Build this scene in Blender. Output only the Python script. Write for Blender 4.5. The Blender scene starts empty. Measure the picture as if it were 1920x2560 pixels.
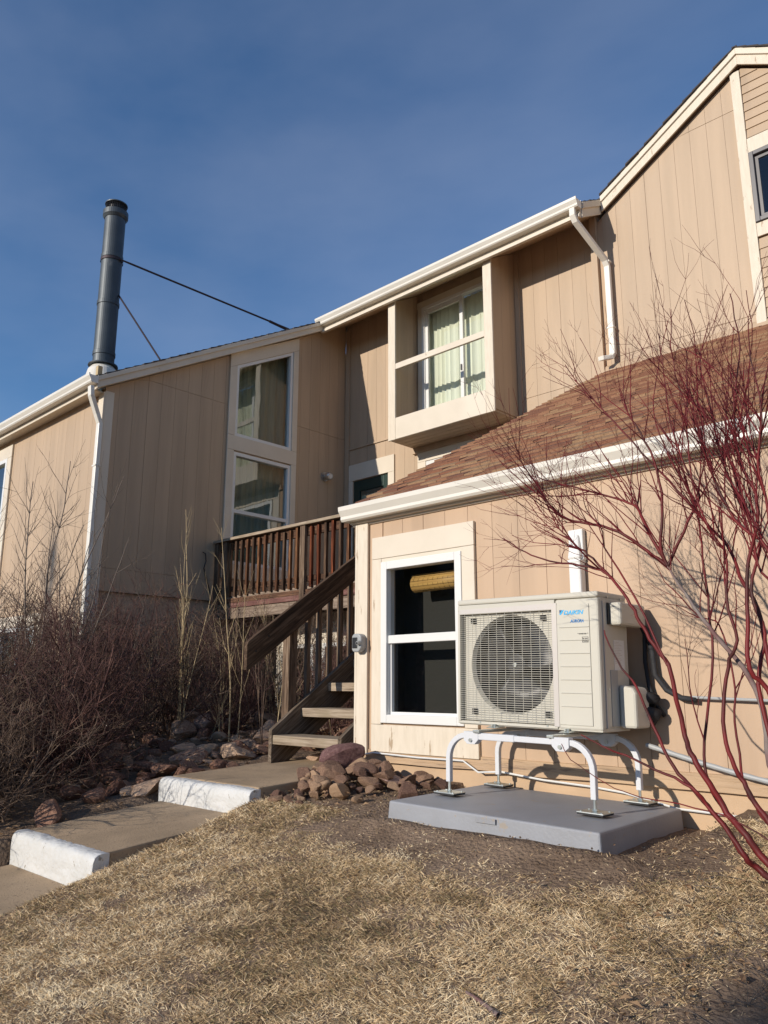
import bpy, math, random
import numpy as np
from mathutils import Vector, Matrix, noise

# ------------------------------------------------------------------ camera, world, sun, exposure
scene = bpy.context.scene
CAMZ = 1.6
FPX = 1966.8                                   # focal length for a 1920 x 2560 frame
YAW, PITCH, ROLL = math.radians(43.642), math.radians(12.576), math.radians(0.0715)
cam_d = bpy.data.cameras.new('camera'); cam = bpy.data.objects.new('camera', cam_d)
scene.collection.objects.link(cam); scene.camera = cam
cam_d.sensor_fit = 'VERTICAL'; cam_d.sensor_height = 36.0; cam_d.lens = FPX / 2560 * 36.0
cam_d.clip_start = 0.05; cam_d.clip_end = 2000
_f = Vector((-math.sin(YAW) * math.cos(PITCH), math.cos(YAW) * math.cos(PITCH), math.sin(PITCH)))
_r0 = Vector((math.cos(YAW), math.sin(YAW), 0)); _u0 = _r0.cross(_f)
_r = _r0 * math.cos(ROLL) + _u0 * math.sin(ROLL); _u = _u0 * math.cos(ROLL) - _r0 * math.sin(ROLL)
cam.matrix_world = Matrix(((_r.x, _u.x, -_f.x, 0), (_r.y, _u.y, -_f.y, 0), (_r.z, _u.z, -_f.z, CAMZ), (0, 0, 0, 1)))

SUN_A, SUN_B = 0.20, 0.36                      # sunlight travels (0.20, 1, -0.36)
sun_el = math.atan2(SUN_B, math.hypot(1, SUN_A)); sun_az = math.atan2(-SUN_A, -1)
w = bpy.data.worlds.new("World"); scene.world = w; w.use_nodes = True
nt = w.node_tree; nt.nodes.clear()
sky = nt.nodes.new('ShaderNodeTexSky'); sky.sky_type = 'NISHITA'; sky.sun_disc = False
sky.sun_elevation = sun_el; sky.sun_rotation = sun_az % (2 * math.pi); sky.altitude = 2600
sky.air_density = 1.25; sky.dust_density = 0.35; sky.ozone_density = 2.6
bg = nt.nodes.new('ShaderNodeBackground'); bg.inputs[1].default_value = 0.138
wo = nt.nodes.new('ShaderNodeOutputWorld')
# a very thin veil of cirrus over the blue
tc = nt.nodes.new('ShaderNodeTexCoord'); mp = nt.nodes.new('ShaderNodeMapping'); mp.inputs['Scale'].default_value = (1.2, 2.6, 5.0)
mp.inputs['Rotation'].default_value = (0.2, 0.3, 0.7)
cz = nt.nodes.new('ShaderNodeTexNoise'); cz.inputs['Scale'].default_value = 1.3; cz.inputs['Detail'].default_value = 5; cz.inputs['Roughness'].default_value = 0.5
cr = nt.nodes.new('ShaderNodeMapRange'); cr.inputs[1].default_value = 0.35; cr.inputs[2].default_value = 0.8; cr.inputs[4].default_value = 0.14
mx = nt.nodes.new('ShaderNodeMix'); mx.data_type = 'RGBA'
hs = nt.nodes.new('ShaderNodeHueSaturation'); hs.inputs['Saturation'].default_value = 1.16
nt.links.new(tc.outputs['Generated'], mp.inputs[0]); nt.links.new(mp.outputs[0], cz.inputs['Vector'])
nt.links.new(cz.outputs[0], cr.inputs[0]); nt.links.new(cr.outputs[0], mx.inputs[0])
nt.links.new(sky.outputs[0], hs.inputs['Color']); nt.links.new(hs.outputs[0], mx.inputs[6]); mx.inputs[7].default_value = (5.2, 5.6, 6.4, 1)
tn = nt.nodes.new('ShaderNodeMix'); tn.data_type = 'RGBA'; tn.blend_type = 'MULTIPLY'; tn.inputs[0].default_value = 1; tn.inputs[7].default_value = (1.035, 0.995, 1.025, 1)
nt.links.new(mx.outputs[2], tn.inputs[6]); nt.links.new(tn.outputs[2], bg.inputs[0]); nt.links.new(bg.outputs[0], wo.inputs[0])

sd = bpy.data.lights.new('sun', 'SUN'); sd.energy = 4.4; sd.angle = math.radians(0.53); sd.color = (1.0, 0.91, 0.79)
sun = bpy.data.objects.new('sun', sd); scene.collection.objects.link(sun)
sun.rotation_euler = Vector((SUN_A, 1, -SUN_B)).to_track_quat('-Z', 'Y').to_euler(); sun.location = (-4, -20, 12)
vs = scene.view_settings; vs.view_transform = 'Standard'; vs.look = 'None'; vs.gamma = 1; vs.exposure = 0.0; vs.use_curve_mapping = False

# ------------------------------------------------------------------ helpers
OFF = {}
RNG = random.Random(7)
def ray(px, py):
    return _r * ((px - 960) / FPX) - _u * ((py - 1280) / FPX) + _f
def at(px, py, Y):                              # a point seen at (px, py) at depth Y
    r = ray(px, py); t = Y / r.y
    return Vector((r.x * t, Y, CAMZ + r.z * t))
def atx(px, py, X):
    r = ray(px, py); t = X / r.x
    return Vector((X, r.y * t, CAMZ + r.z * t))
def thing(name, label, cat, loc=(0, 0, 0), group=None):
    o = bpy.data.objects.new(name, None); scene.collection.objects.link(o); o.empty_display_size = 0.1
    o.location = loc; o['label'] = label; o['category'] = cat
    if group: o['group'] = group
    OFF[o] = Vector(loc); return o
def tag(o, label=None, cat=None, group=None, kind=None):
    if label: o['label'] = label
    if cat: o['category'] = cat
    if group: o['group'] = group
    if kind: o['kind'] = kind
    return o
class MB:
    def __init__(s): s.v = []; s.f = []; s.a = []
    def add(s, vs, fs):
        n = len(s.v); s.v += [tuple(p) for p in vs]; s.f += [tuple(i + n for i in f) for f in fs]; return s
    def box(s, x0, x1, y0, y1, z0, z1):
        x0, x1 = sorted((x0, x1)); y0, y1 = sorted((y0, y1)); z0, z1 = sorted((z0, z1))
        return s.hexa([(x0, y0, z0), (x1, y0, z0), (x1, y1, z0), (x0, y1, z0), (x0, y0, z1), (x1, y0, z1), (x1, y1, z1), (x0, y1, z1)])
    def hexa(s, p):
        return s.add(p, [(0, 3, 2, 1), (4, 5, 6, 7), (0, 1, 5, 4), (1, 2, 6, 5), (2, 3, 7, 6), (3, 0, 4, 7)])
    def prism(s, poly, d):                      # 3-D polygon pushed along vector d
        n = len(poly); d = Vector(d); a = [Vector(p) for p in poly]; b = [p + d for p in a]
        return s.add(a + b, [tuple(range(n - 1, -1, -1)), tuple(range(n, 2 * n))] + [(i, (i + 1) % n, n + (i + 1) % n, n + i) for i in range(n)])
    def tube(s, pts, r, n=8, cap=True, sx=1.0):
        pts = [Vector(p) for p in pts]; rr = r if isinstance(r, (list, tuple)) else [r] * len(pts)
        rings = []; prev = None
        for i, p in enumerate(pts):
            t = (pts[min(i + 1, len(pts) - 1)] - pts[max(i - 1, 0)]).normalized()
            if prev is None:
                a = Vector((0, 0, 1)) if abs(t.z) < 0.9 else Vector((1, 0, 0)); u = t.cross(a).normalized()
            else: u = (prev - t * prev.dot(t)).normalized()
            prev = u; v = t.cross(u)
            rings.append([p + (u * math.cos(2 * math.pi * k / n) * sx + v * math.sin(2 * math.pi * k / n)) * rr[i] for k in range(n)])
        V = [q for R in rings for q in R]; F = []
        for i in range(len(pts) - 1):
            for k in range(n): F.append((i * n + k, i * n + (k + 1) % n, (i + 1) * n + (k + 1) % n, (i + 1) * n + k))
        if cap: F += [tuple(range(n - 1, -1, -1)), tuple(range((len(pts) - 1) * n, len(pts) * n))]
        return s.add(V, F)
    def sweep_rect(s, pts, wv, hu, hw):         # rectangular bar: wv fixed side vector, hu half size across, hw half size along wv
        pts = [Vector(p) for p in pts]; wv = Vector(wv).normalized(); V = []; F = []
        for i, p in enumerate(pts):
            t = (pts[min(i + 1, len(pts) - 1)] - pts[max(i - 1, 0)]).normalized(); u = t.cross(wv).normalized()
            V += [p + u * hu + wv * hw, p - u * hu + wv * hw, p - u * hu - wv * hw, p + u * hu - wv * hw]
        for i in range(len(pts) - 1):
            for k in range(4): F.append((i * 4 + k, (i + 1) * 4 + k, (i + 1) * 4 + (k + 1) % 4, i * 4 + (k + 1) % 4))
        F += [(0, 1, 2, 3), tuple(len(pts) * 4 - 1 - k for k in range(4))]
        return s.add(V, F)
    def build(s, name, mat, parent=None, smooth=False, bevel=0, loc=None):
        off = OFF.get(parent, Vector((0, 0, 0))) if parent else Vector(loc or (0, 0, 0))
        me = bpy.data.meshes.new(name); me.from_pydata([(p[0] - off[0], p[1] - off[1], p[2] - off[2]) for p in s.v], [], s.f)
        me.materials.append(mat); o = bpy.data.objects.new(name, me); scene.collection.objects.link(o)
        if parent: o.parent = parent; OFF[o] = off
        else: o.location = off; OFF[o] = off
        if smooth:
            for p in me.polygons: p.use_smooth = True
        if bevel:
            m = o.modifiers.new('bevel', 'BEVEL'); m.width = bevel; m.segments = 2; m.limit_method = 'ANGLE'; m.angle_limit = math.radians(40)
        me.update(); return o

def pane_sheet(x0, x1, y0, y1, z0, z1):
    mb = MB()
    if abs(x1 - x0) > abs(y1 - y0): return mb.add([(x0, y0, z0), (x1, y0, z0), (x1, y0, z1), (x0, y0, z1)], [(0, 1, 2, 3)])
    return mb.add([(x1, y0, z0), (x1, y1, z0), (x1, y1, z1), (x1, y0, z1)], [(0, 1, 2, 3)])

# ------------------------------------------------------------------ materials
def new_mat(name):
    m = bpy.data.materials.new(name); m.use_nodes = True; nt = m.node_tree
    b = nt.nodes['Principled BSDF']; return m, nt, b
def col(c): return (c[0], c[1], c[2], 1)
def surf(name, c, c2=None, scale=4, rough=0.6, bump=0.0, bscale=40, stretch=(1, 1, 1), metal=0, spec=0.5, detail=6, dist=0.01, cover=(0.35, 0.7), wear=None, obj_rand=0.0, bdetail=5):
    m, nt, b = new_mat(name); N = nt.nodes; L = nt.links
    b.inputs['Base Color'].default_value = col(c); b.inputs['Roughness'].default_value = rough; b.inputs['Metallic'].default_value = metal
    b.inputs['Specular IOR Level'].default_value = spec
    tc = N.new('ShaderNodeTexCoord'); mp = N.new('ShaderNodeMapping'); mp.inputs['Scale'].default_value = stretch; L.new(tc.outputs['Object'], mp.inputs[0])
    src = None
    if c2:
        n = N.new('ShaderNodeTexNoise'); n.inputs['Scale'].default_value = scale; n.inputs['Detail'].default_value = detail; L.new(mp.outputs[0], n.inputs['Vector'])
        r = N.new('ShaderNodeMapRange'); r.inputs[1].default_value = cover[0]; r.inputs[2].default_value = cover[1]; L.new(n.outputs[0], r.inputs[0])
        x = N.new('ShaderNodeMix'); x.data_type = 'RGBA'; x.inputs[6].default_value = col(c); x.inputs[7].default_value = col(c2); L.new(r.outputs[0], x.inputs[0])
        src = x.outputs[2]
    if wear:                                    # (colour, scale, threshold, stretch): chips and stains with a shape of their own
        mp2 = N.new('ShaderNodeMapping'); mp2.inputs['Scale'].default_value = wear[3]; L.new(tc.outputs['Object'], mp2.inputs[0])
        n = N.new('ShaderNodeTexNoise'); n.inputs['Scale'].default_value = wear[1]; n.inputs['Detail'].default_value = 8; n.inputs['Roughness'].default_value = 0.65; L.new(mp2.outputs[0], n.inputs['Vector'])
        r = N.new('ShaderNodeMapRange'); r.inputs[1].default_value = wear[2]; r.inputs[2].default_value = wear[2] + 0.03; L.new(n.outputs[0], r.inputs[0])
        x = N.new('ShaderNodeMix'); x.data_type = 'RGBA'; x.inputs[7].default_value = col(wear[0]); L.new(r.outputs[0], x.inputs[0])
        if src: L.new(src, x.inputs[6])
        else: x.inputs[6].default_value = col(c)
        src = x.outputs[2]
    if obj_rand:
        oi = N.new('ShaderNodeObjectInfo'); r = N.new('ShaderNodeMapRange'); r.inputs[3].default_value = 1 - obj_rand; r.inputs[4].default_value = 1 + obj_rand; L.new(oi.outputs['Random'], r.inputs[0])
        h = N.new('ShaderNodeHueSaturation'); L.new(r.outputs[0], h.inputs['Value'])
        if src: L.new(src, h.inputs['Color'])
        else: h.inputs['Color'].default_value = col(c)
        src = h.outputs[0]
    if src: L.new(src, b.inputs['Base Color'])
    if bump:
        n = N.new('ShaderNodeTexNoise'); n.inputs['Scale'].default_value = bscale; n.inputs['Detail'].default_value = bdetail; L.new(mp.outputs[0], n.inputs['Vector'])
        bp = N.new('ShaderNodeBump'); bp.inputs['Strength'].default_value = bump; bp.inputs['Distance'].default_value = dist; L.new(n.outputs[0], bp.inputs['Height']); L.new(bp.outputs[0], b.inputs['Normal'])
    return m
def paint_siding(name, c, c2):
    """rough-sawn plywood siding under paint: vertical grain with knots and cathedral figure, faint mottling"""
    m, nt, b = new_mat(name); N = nt.nodes; L = nt.links
    b.inputs['Roughness'].default_value = 0.55; b.inputs['Specular IOR Level'].default_value = 0.4
    tc = N.new('ShaderNodeTexCoord')
    n = N.new('ShaderNodeTexNoise'); n.inputs['Scale'].default_value = 0.9; n.inputs['Detail'].default_value = 7; L.new(tc.outputs['Object'], n.inputs['Vector'])
    x = N.new('ShaderNodeMix'); x.data_type = 'RGBA'; x.inputs[6].default_value = col(c); x.inputs[7].default_value = col(c2); L.new(n.outputs[0], x.inputs[0])
    oi = N.new('ShaderNodeObjectInfo'); r = N.new('ShaderNodeMapRange'); r.inputs[3].default_value = 0.965; r.inputs[4].default_value = 1.035; L.new(oi.outputs['Random'], r.inputs[0])
    h = N.new('ShaderNodeHueSaturation'); L.new(r.outputs[0], h.inputs['Value']); L.new(x.outputs[2], h.inputs['Color'])
    mp3 = N.new('ShaderNodeMapping'); mp3.inputs['Scale'].default_value = (6, 6, 0.5); L.new(tc.outputs['Object'], mp3.inputs[0])
    n3 = N.new('ShaderNodeTexNoise'); n3.inputs['Scale'].default_value = 1.0; n3.inputs['Detail'].default_value = 5; L.new(mp3.outputs[0], n3.inputs['Vector'])
    r3 = N.new('ShaderNodeMapRange'); r3.inputs[1].default_value = 0.4; r3.inputs[2].default_value = 0.75; r3.inputs[3].default_value = 1.02; r3.inputs[4].default_value = 0.86; L.new(n3.outputs[0], r3.inputs[0])
    h2 = N.new('ShaderNodeHueSaturation'); L.new(h.outputs[0], h2.inputs['Color']); L.new(r3.outputs[0], h2.inputs['Value'])
    L.new(h2.outputs[0], b.inputs['Base Color'])
    mp = N.new('ShaderNodeMapping'); mp.inputs['Scale'].default_value = (26, 26, 1.6); L.new(tc.outputs['Object'], mp.inputs[0])
    g = N.new('ShaderNodeTexNoise'); g.inputs['Scale'].default_value = 1.6; g.inputs['Detail'].default_value = 6; g.inputs['Distortion'].default_value = 0.6; L.new(mp.outputs[0], g.inputs['Vector'])
    mp2 = N.new('ShaderNodeMapping'); mp2.inputs['Scale'].default_value = (5, 5, 0.8); L.new(tc.outputs['Object'], mp2.inputs[0])
    wv = N.new('ShaderNodeTexWave'); wv.wave_type = 'RINGS'; wv.inputs['Scale'].default_value = 1.3; wv.inputs['Distortion'].default_value = 9; wv.inputs['Detail'].default_value = 3; L.new(mp2.outputs[0], wv.inputs['Vector'])
    ms = N.new('ShaderNodeTexNoise'); ms.inputs['Scale'].default_value = 1.7; L.new(tc.outputs['Object'], ms.inputs['Vector'])
    mr = N.new('ShaderNodeMapRange'); mr.inputs[1].default_value = 0.52; mr.inputs[2].default_value = 0.68; L.new(ms.outputs[0], mr.inputs[0])
    ml = N.new('ShaderNodeMath'); ml.operation = 'MULTIPLY'; L.new(wv.outputs[1], ml.inputs[0]); L.new(mr.outputs[0], ml.inputs[1])
    ad = N.new('ShaderNodeMath'); ad.operation = 'ADD'; L.new(ml.outputs[0], ad.inputs[0]); L.new(g.outputs[0], ad.inputs[1])
    bp = N.new('ShaderNodeBump'); bp.inputs['Strength'].default_value = 0.35; bp.inputs['Distance'].default_value = 0.004; L.new(ad.outputs[0], bp.inputs['Height']); L.new(bp.outputs[0], b.inputs['Normal'])
    return m
def wood(name, cols, axis, rand=True, rough=0.8, lichen=None, tilt=0.0):
    """weathered timber: grain stretched along an axis (0 x, 1 y, 2 z); cols = dark, mid, light"""
    m, nt, b = new_mat(name); N = nt.nodes; L = nt.links
    b.inputs['Roughness'].default_value = rough; b.inputs['Specular IOR Level'].default_value = 0.25
    tc = N.new('ShaderNodeTexCoord'); mp = N.new('ShaderNodeMapping'); sc = [30, 30, 30]; sc[axis] = 1.6; mp.inputs['Scale'].default_value = sc
    rt = N.new('ShaderNodeMapping'); rt.inputs['Rotation'].default_value = (-tilt, 0, 0); L.new(tc.outputs['Object'], rt.inputs[0]); L.new(rt.outputs[0], mp.inputs[0])
    oi = N.new('ShaderNodeObjectInfo'); cm = N.new('ShaderNodeCombineXYZ'); mu = N.new('ShaderNodeMath'); mu.operation = 'MULTIPLY'; mu.inputs[1].default_value = 37; L.new(oi.outputs['Random'], mu.inputs[0])
    for k in range(3): L.new(mu.outputs[0], cm.inputs[k])
    av = N.new('ShaderNodeVectorMath'); L.new(mp.outputs[0], av.inputs[0]); L.new(cm.outputs[0], av.inputs[1])
    n = N.new('ShaderNodeTexNoise'); n.inputs['Scale'].default_value = 1.5; n.inputs['Detail'].default_value = 9; n.inputs['Roughness'].default_value = 0.62; n.inputs['Distortion'].default_value = 1.0; L.new(av.outputs[0], n.inputs['Vector'])
    r = N.new('ShaderNodeValToRGB'); e = r.color_ramp.elements; e[0].position = 0.33; e[0].color = col(cols[0]); e[1].position = 0.68; e[1].color = col(cols[2])
    q = e.new(0.5); q.color = col(cols[1]); L.new(n.outputs[0], r.inputs[0]); src = r.outputs[0]
    if rand:
        if rand == 'red':
            r2 = N.new('ShaderNodeValToRGB'); r2.color_ramp.interpolation = 'CONSTANT'; e = r2.color_ramp.elements
            e[0].color = (0.9, 0.75, 0.6, 1); e[1].position = 0.22; e[1].color = (1.1, 1.25, 1.2, 1)
            for p, c in ((0.42, (1.05, 0.55, 0.35, 1)), (0.56, (0.6, 0.66, 0.68, 1)), (0.78, (1.2, 1.05, 0.8, 1))):
                k = e.new(p); k.color = c
            x = N.new('ShaderNodeMix'); x.data_type = 'RGBA'; x.blend_type = 'MULTIPLY'; x.inputs[0].default_value = 1; L.new(src, x.inputs[6]); L.new(oi.outputs['Random'], r2.inputs[0]); L.new(r2.outputs[0], x.inputs[7]); src = x.outputs[2]
        else:
            rr = N.new('ShaderNodeMapRange'); rr.inputs[3].default_value = 0.8; rr.inputs[4].default_value = 1.2; L.new(oi.outputs['Random'], rr.inputs[0])
            h = N.new('ShaderNodeHueSaturation'); L.new(rr.outputs[0], h.inputs['Value']); L.new(src, h.inputs['Color']); src = h.outputs[0]
    if lichen:
        n2 = N.new('ShaderNodeTexNoise'); n2.inputs['Scale'].default_value = 5; n2.inputs['Detail'].default_value = 7; L.new(tc.outputs['Object'], n2.inputs['Vector'])
        r4 = N.new('ShaderNodeMapRange'); r4.inputs[1].default_value = 0.5; r4.inputs[2].default_value = 0.66; r4.inputs[4].default_value = 0.7; L.new(n2.outputs[0], r4.inputs[0])
        x = N.new('ShaderNodeMix'); x.data_type = 'RGBA'; x.inputs[7].default_value = col(lichen); L.new(r4.outputs[0], x.inputs[0]); L.new(src, x.inputs[6]); src = x.outputs[2]
    L.new(src, b.inputs['Base Color'])
    bp = N.new('ShaderNodeBump'); bp.inputs['Strength'].default_value = 0.7; bp.inputs['Distance'].default_value = 0.004; L.new(n.outputs[0], bp.inputs['Height']); L.new(bp.outputs[0], b.inputs['Normal'])
    return m
def glass(name, tint=(0.86, 0.88, 0.86), extra=0.0):
    m, nt, b = new_mat(name); N = nt.nodes; L = nt.links; N.remove(b)
    out = N['Material Output']; tr = N.new('ShaderNodeBsdfTransparent'); tr.inputs[0].default_value = col(tint); gl = N.new('ShaderNodeBsdfGlossy'); gl.inputs['Roughness'].default_value = 0.0; gl.inputs[0].default_value = (0.9, 0.92, 0.95, 1)
    fr = N.new('ShaderNodeLayerWeight'); fr.inputs[0].default_value = 0.5; pw = N.new('ShaderNodeMath'); pw.operation = 'POWER'; pw.inputs[1].default_value = 5; L.new(fr.outputs['Facing'], pw.inputs[0]); ad = N.new('ShaderNodeMath'); ad.operation = 'MULTIPLY_ADD'; ad.inputs[1].default_value = 0.92 - extra; ad.inputs[2].default_value = 0.07 + extra; L.new(pw.outputs[0], ad.inputs[0])
    # slight waviness of the pane
    tc = N.new('ShaderNodeTexCoord'); n = N.new('ShaderNodeTexNoise'); n.inputs['Scale'].default_value = 1.4; L.new(tc.outputs['Object'], n.inputs['Vector'])
    bp = N.new('ShaderNodeBump'); bp.inputs['Strength'].default_value = 0.06; bp.inputs['Distance'].default_value = 0.05; L.new(n.outputs[0], bp.inputs['Height']); L.new(bp.outputs[0], gl.inputs['Normal'])
    mx = N.new('ShaderNodeMixShader'); L.new(ad.outputs[0], mx.inputs[0]); L.new(tr.outputs[0], mx.inputs[1]); L.new(gl.outputs[0], mx.inputs[2]); L.new(mx.outputs[0], out.inputs[0])
    return m

M = {}
M['tan'] = paint_siding('peach_tan_siding_paint', (0.515, 0.362, 0.242), (0.465, 0.328, 0.218))
M['tan2'] = paint_siding('tan_siding_paint', (0.485, 0.355, 0.238), (0.44, 0.322, 0.216))
M['back'] = surf('painted_groove', (0.50, 0.36, 0.24), rough=0.8)
M['cream'] = surf('cream_trim_paint', (0.68, 0.60, 0.485), (0.62, 0.545, 0.435), scale=3, rough=0.5, bump=0.25, bscale=30, stretch=(1, 1, 1), dist=0.004, wear=((0.42, 0.33, 0.24), 7, 0.70, (1, 1, 1)))
M['cream_old'] = surf('weathered_cream_paint', (0.69, 0.605, 0.485), (0.62, 0.54, 0.425), scale=6, rough=0.6, bump=0.5, bscale=9, stretch=(6, 6, 1), dist=0.006, wear=((0.40, 0.30, 0.20), 5, 0.64, (5, 5, 0.8)))
M['gutter'] = surf('white_gutter_enamel', (0.76, 0.72, 0.64), (0.70, 0.665, 0.59), scale=2, rough=0.32, stretch=(1, 3, 3))
M['vinyl'] = surf('white_vinyl', (0.72, 0.715, 0.69), rough=0.3)
M['black'] = surf('black_plastic', (0.015, 0.015, 0.017), rough=0.4)
M['rubber'] = surf('black_foam', (0.022, 0.022, 0.025), rough=0.75, bump=0.3, bscale=80)
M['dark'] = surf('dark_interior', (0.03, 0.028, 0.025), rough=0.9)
M['glass'] = glass('window_glass')
M['glass2'] = glass('reflective_window_glass', (0.62, 0.68, 0.66), 0.10)
M['glass_dark'] = glass('insect_screen_glass', (0.30, 0.32, 0.33))
M['bronze'] = surf('dark_bronze_frame', (0.085, 0.08, 0.085), rough=0.45)
M['flue'] = surf('grey_flue_metal', (0.075, 0.088, 0.098), (0.055, 0.066, 0.075), scale=5, rough=0.5, metal=0.35, wear=((0.12, 0.125, 0.13), 6, 0.66, (1, 1, 0.5)))
M['rod'] = surf('rusty_steel_rod', (0.055, 0.04, 0.045), rough=0.6, metal=0.5)
M['curtain'] = surf('sheer_curtain_cloth', (0.46, 0.47, 0.36), (0.36, 0.38, 0.29), scale=6, rough=0.9, stretch=(1, 8, .5))
M['vane'] = surf('pale_vinyl_vane', (0.80, 0.81, 0.64), rough=0.55, obj_rand=0.12)
M['blind'] = surf('bamboo_blind', (0.60, 0.36, 0.11), (0.48, 0.27, 0.08), scale=3, rough=0.6, stretch=(1, 40, 40), cover=(0.4, 0.6))
M['greendoor'] = surf('dark_green_door_paint', (0.012, 0.035, 0.028), rough=0.35)
M['conc'] = surf('walk_concrete', (0.41, 0.295, 0.185), (0.29, 0.21, 0.13), scale=3.2, rough=0.92, bump=0.8, bscale=90, dist=0.004, wear=((0.19, 0.14, 0.09), 45, 0.60, (1, 1, 1)))
M['white_step'] = surf('thick_white_step_paint', (0.62, 0.62, 0.605), (0.54, 0.54, 0.52), scale=5, rough=0.55, bump=1.0, bscale=14, dist=0.02, wear=((0.30, 0.27, 0.22), 18, 0.63, (1, 1, 1)), bdetail=8)
M['casing'] = surf('heat_pump_ivory_enamel', (0.55, 0.525, 0.45), rough=0.38, spec=0.5)
M['casing_grey'] = surf('heat_pump_grille_trim', (0.52, 0.48, 0.44), rough=0.4)
M['casing_dark'] = surf('cavity_shade_black', (0.012, 0.012, 0.013), rough=0.8)  # near-black: the shade inside the fan opening is put into this colour
M['blade'] = surf('dark_fan_blade', (0.018, 0.019, 0.022), rough=0.42)
M['coil'] = surf('shade_black_coil', (0.012, 0.012, 0.013), rough=0.8)  # coil blackened, so the cavity's shade sits in its colour
M['zinc'] = surf('zinc_plated_steel', (0.62, 0.65, 0.62), (0.52, 0.56, 0.53), scale=30, rough=0.35, metal=0.85)
M['stand'] = surf('white_powder_coat', (0.62, 0.63, 0.65), rough=0.35)
M['pad'] = surf('grey_plastic_pad', (0.29, 0.30, 0.325), (0.245, 0.25, 0.265), scale=5, rough=0.5, bump=0.15, bscale=60, wear=((0.30, 0.26, 0.22), 12, 0.62, (1, 1, 1)), cover=(0.3, 0.8))
M['blue'] = surf('logo_blue', (0.0, 0.20, 0.55), rough=0.4)
M['lblue'] = surf('logo_sky_blue', (0.03, 0.42, 0.78), rough=0.4)
M['navy'] = surf('print_dark_blue', (0.03, 0.09, 0.22), rough=0.4)
M['print'] = surf('print_dark', (0.04, 0.04, 0.045), rough=0.5)
M['sticker'] = surf('sticker_white', (0.72, 0.72, 0.70), rough=0.45)
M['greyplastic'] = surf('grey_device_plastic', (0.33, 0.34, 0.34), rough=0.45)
M['lamp'] = surf('brushed_lamp_metal', (0.55, 0.52, 0.48), rough=0.3, metal=0.8)
M['conduit'] = surf('grey_flexible_conduit', (0.36, 0.37, 0.37), rough=0.5)
M['wood_z'] = wood('weathered_post_wood', ((0.035, 0.022, 0.015), (0.13, 0.085, 0.055), (0.27, 0.20, 0.14)), 2)
M['wood_red'] = wood('stained_redwood', ((0.022, 0.011, 0.007), (0.10, 0.048, 0.026), (0.30, 0.165, 0.095)), 2, rand='red')
M['wood_x'] = wood('grey_tread_wood', ((0.15, 0.11, 0.075), (0.34, 0.265, 0.19), (0.47, 0.385, 0.29)), 0, lichen=(0.27, 0.22, 0.145))
M['wood_y'] = wood('weathered_stringer_wood', ((0.05, 0.035, 0.023), (0.14, 0.105, 0.075), (0.26, 0.21, 0.16)), 1, tilt=.611)
M['rail_y'] = wood('brown_handrail_wood', ((0.03, 0.018, 0.011), (0.09, 0.054, 0.032), (0.20, 0.13, 0.085)), 1, tilt=.611)
M['fascia_red'] = wood('faded_red_deck_edge', ((0.08, 0.035, 0.03), (0.15, 0.07, 0.058), (0.22, 0.13, 0.11)), 0)
M['rail_x'] = wood('dark_redwood_rail', ((0.03, 0.016, 0.01), (0.09, 0.045, 0.026), (0.18, 0.095, 0.055)), 0)
M['beam'] = wood('grey_deck_beam', ((0.13, 0.09, 0.065), (0.27, 0.20, 0.15), (0.38, 0.30, 0.23)), 0)
M['sill'] = surf('peeling_sill_timber', (0.48, 0.33, 0.20), (0.36, 0.25, 0.16), scale=2, rough=0.7, bump=0.9, bscale=5, stretch=(1, 6, 9), dist=0.01, wear=((0.25, 0.17, 0.11), 3, 0.58, (1, 8, 12)))
M['found'] = surf('painted_foundation', (0.55, 0.385, 0.24), (0.46, 0.32, 0.20), scale=3, rough=0.75, bump=0.4, bscale=20, dist=0.006, wear=((0.34, 0.23, 0.15), 5, 0.66, (1, 1, 1)))
M['redstem'] = surf('red_dogwood_bark', (0.17, 0.016, 0.017), (0.055, 0.016, 0.014), scale=6, rough=0.55, spec=0.3, cover=(0.4, 0.65), wear=((0.36, 0.22, 0.17), 90, 0.70, (1, 1, 1)))
M['redtwig'] = surf('red_dogwood_twig', (0.16, 0.014, 0.02), (0.07, 0.012, 0.014), scale=4, rough=0.6, spec=0.2)
M['greystem'] = surf('grey_old_bark', (0.22, 0.19, 0.17), (0.13, 0.035, 0.035), scale=9, rough=0.8, bump=0.6, bscale=60, dist=0.004)
M['brownstem'] = surf('brown_shrub_twig', (0.085, 0.05, 0.034), (0.27, 0.185, 0.125), scale=7, rough=0.8, cover=(0.42, 0.68))
M['brownstem2'] = surf('purplish_shrub_twig', (0.075, 0.030, 0.026), (0.16, 0.08, 0.06), scale=7, rough=0.8, cover=(0.42, 0.68))
M['straw'] = surf('straw_coloured_stem', (0.50, 0.38, 0.21), (0.38, 0.28, 0.15), scale=6, rough=0.7)
M['greytree'] = surf('grey_brown_twig', (0.13, 0.10, 0.08), (0.19, 0.15, 0.12), scale=4, rough=0.8)
M['leaf'] = surf('dead_leaf', (0.20, 0.11, 0.055), (0.30, 0.19, 0.10), scale=5, rough=0.8)
M['shdark'] = surf('dark_roof_shingle', (0.045, 0.038, 0.036), (0.08, 0.066, 0.06), scale=12, rough=0.9)
M['flash'] = surf('metal_flashing', (0.30, 0.24, 0.2), rough=0.5, metal=0.6)

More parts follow.
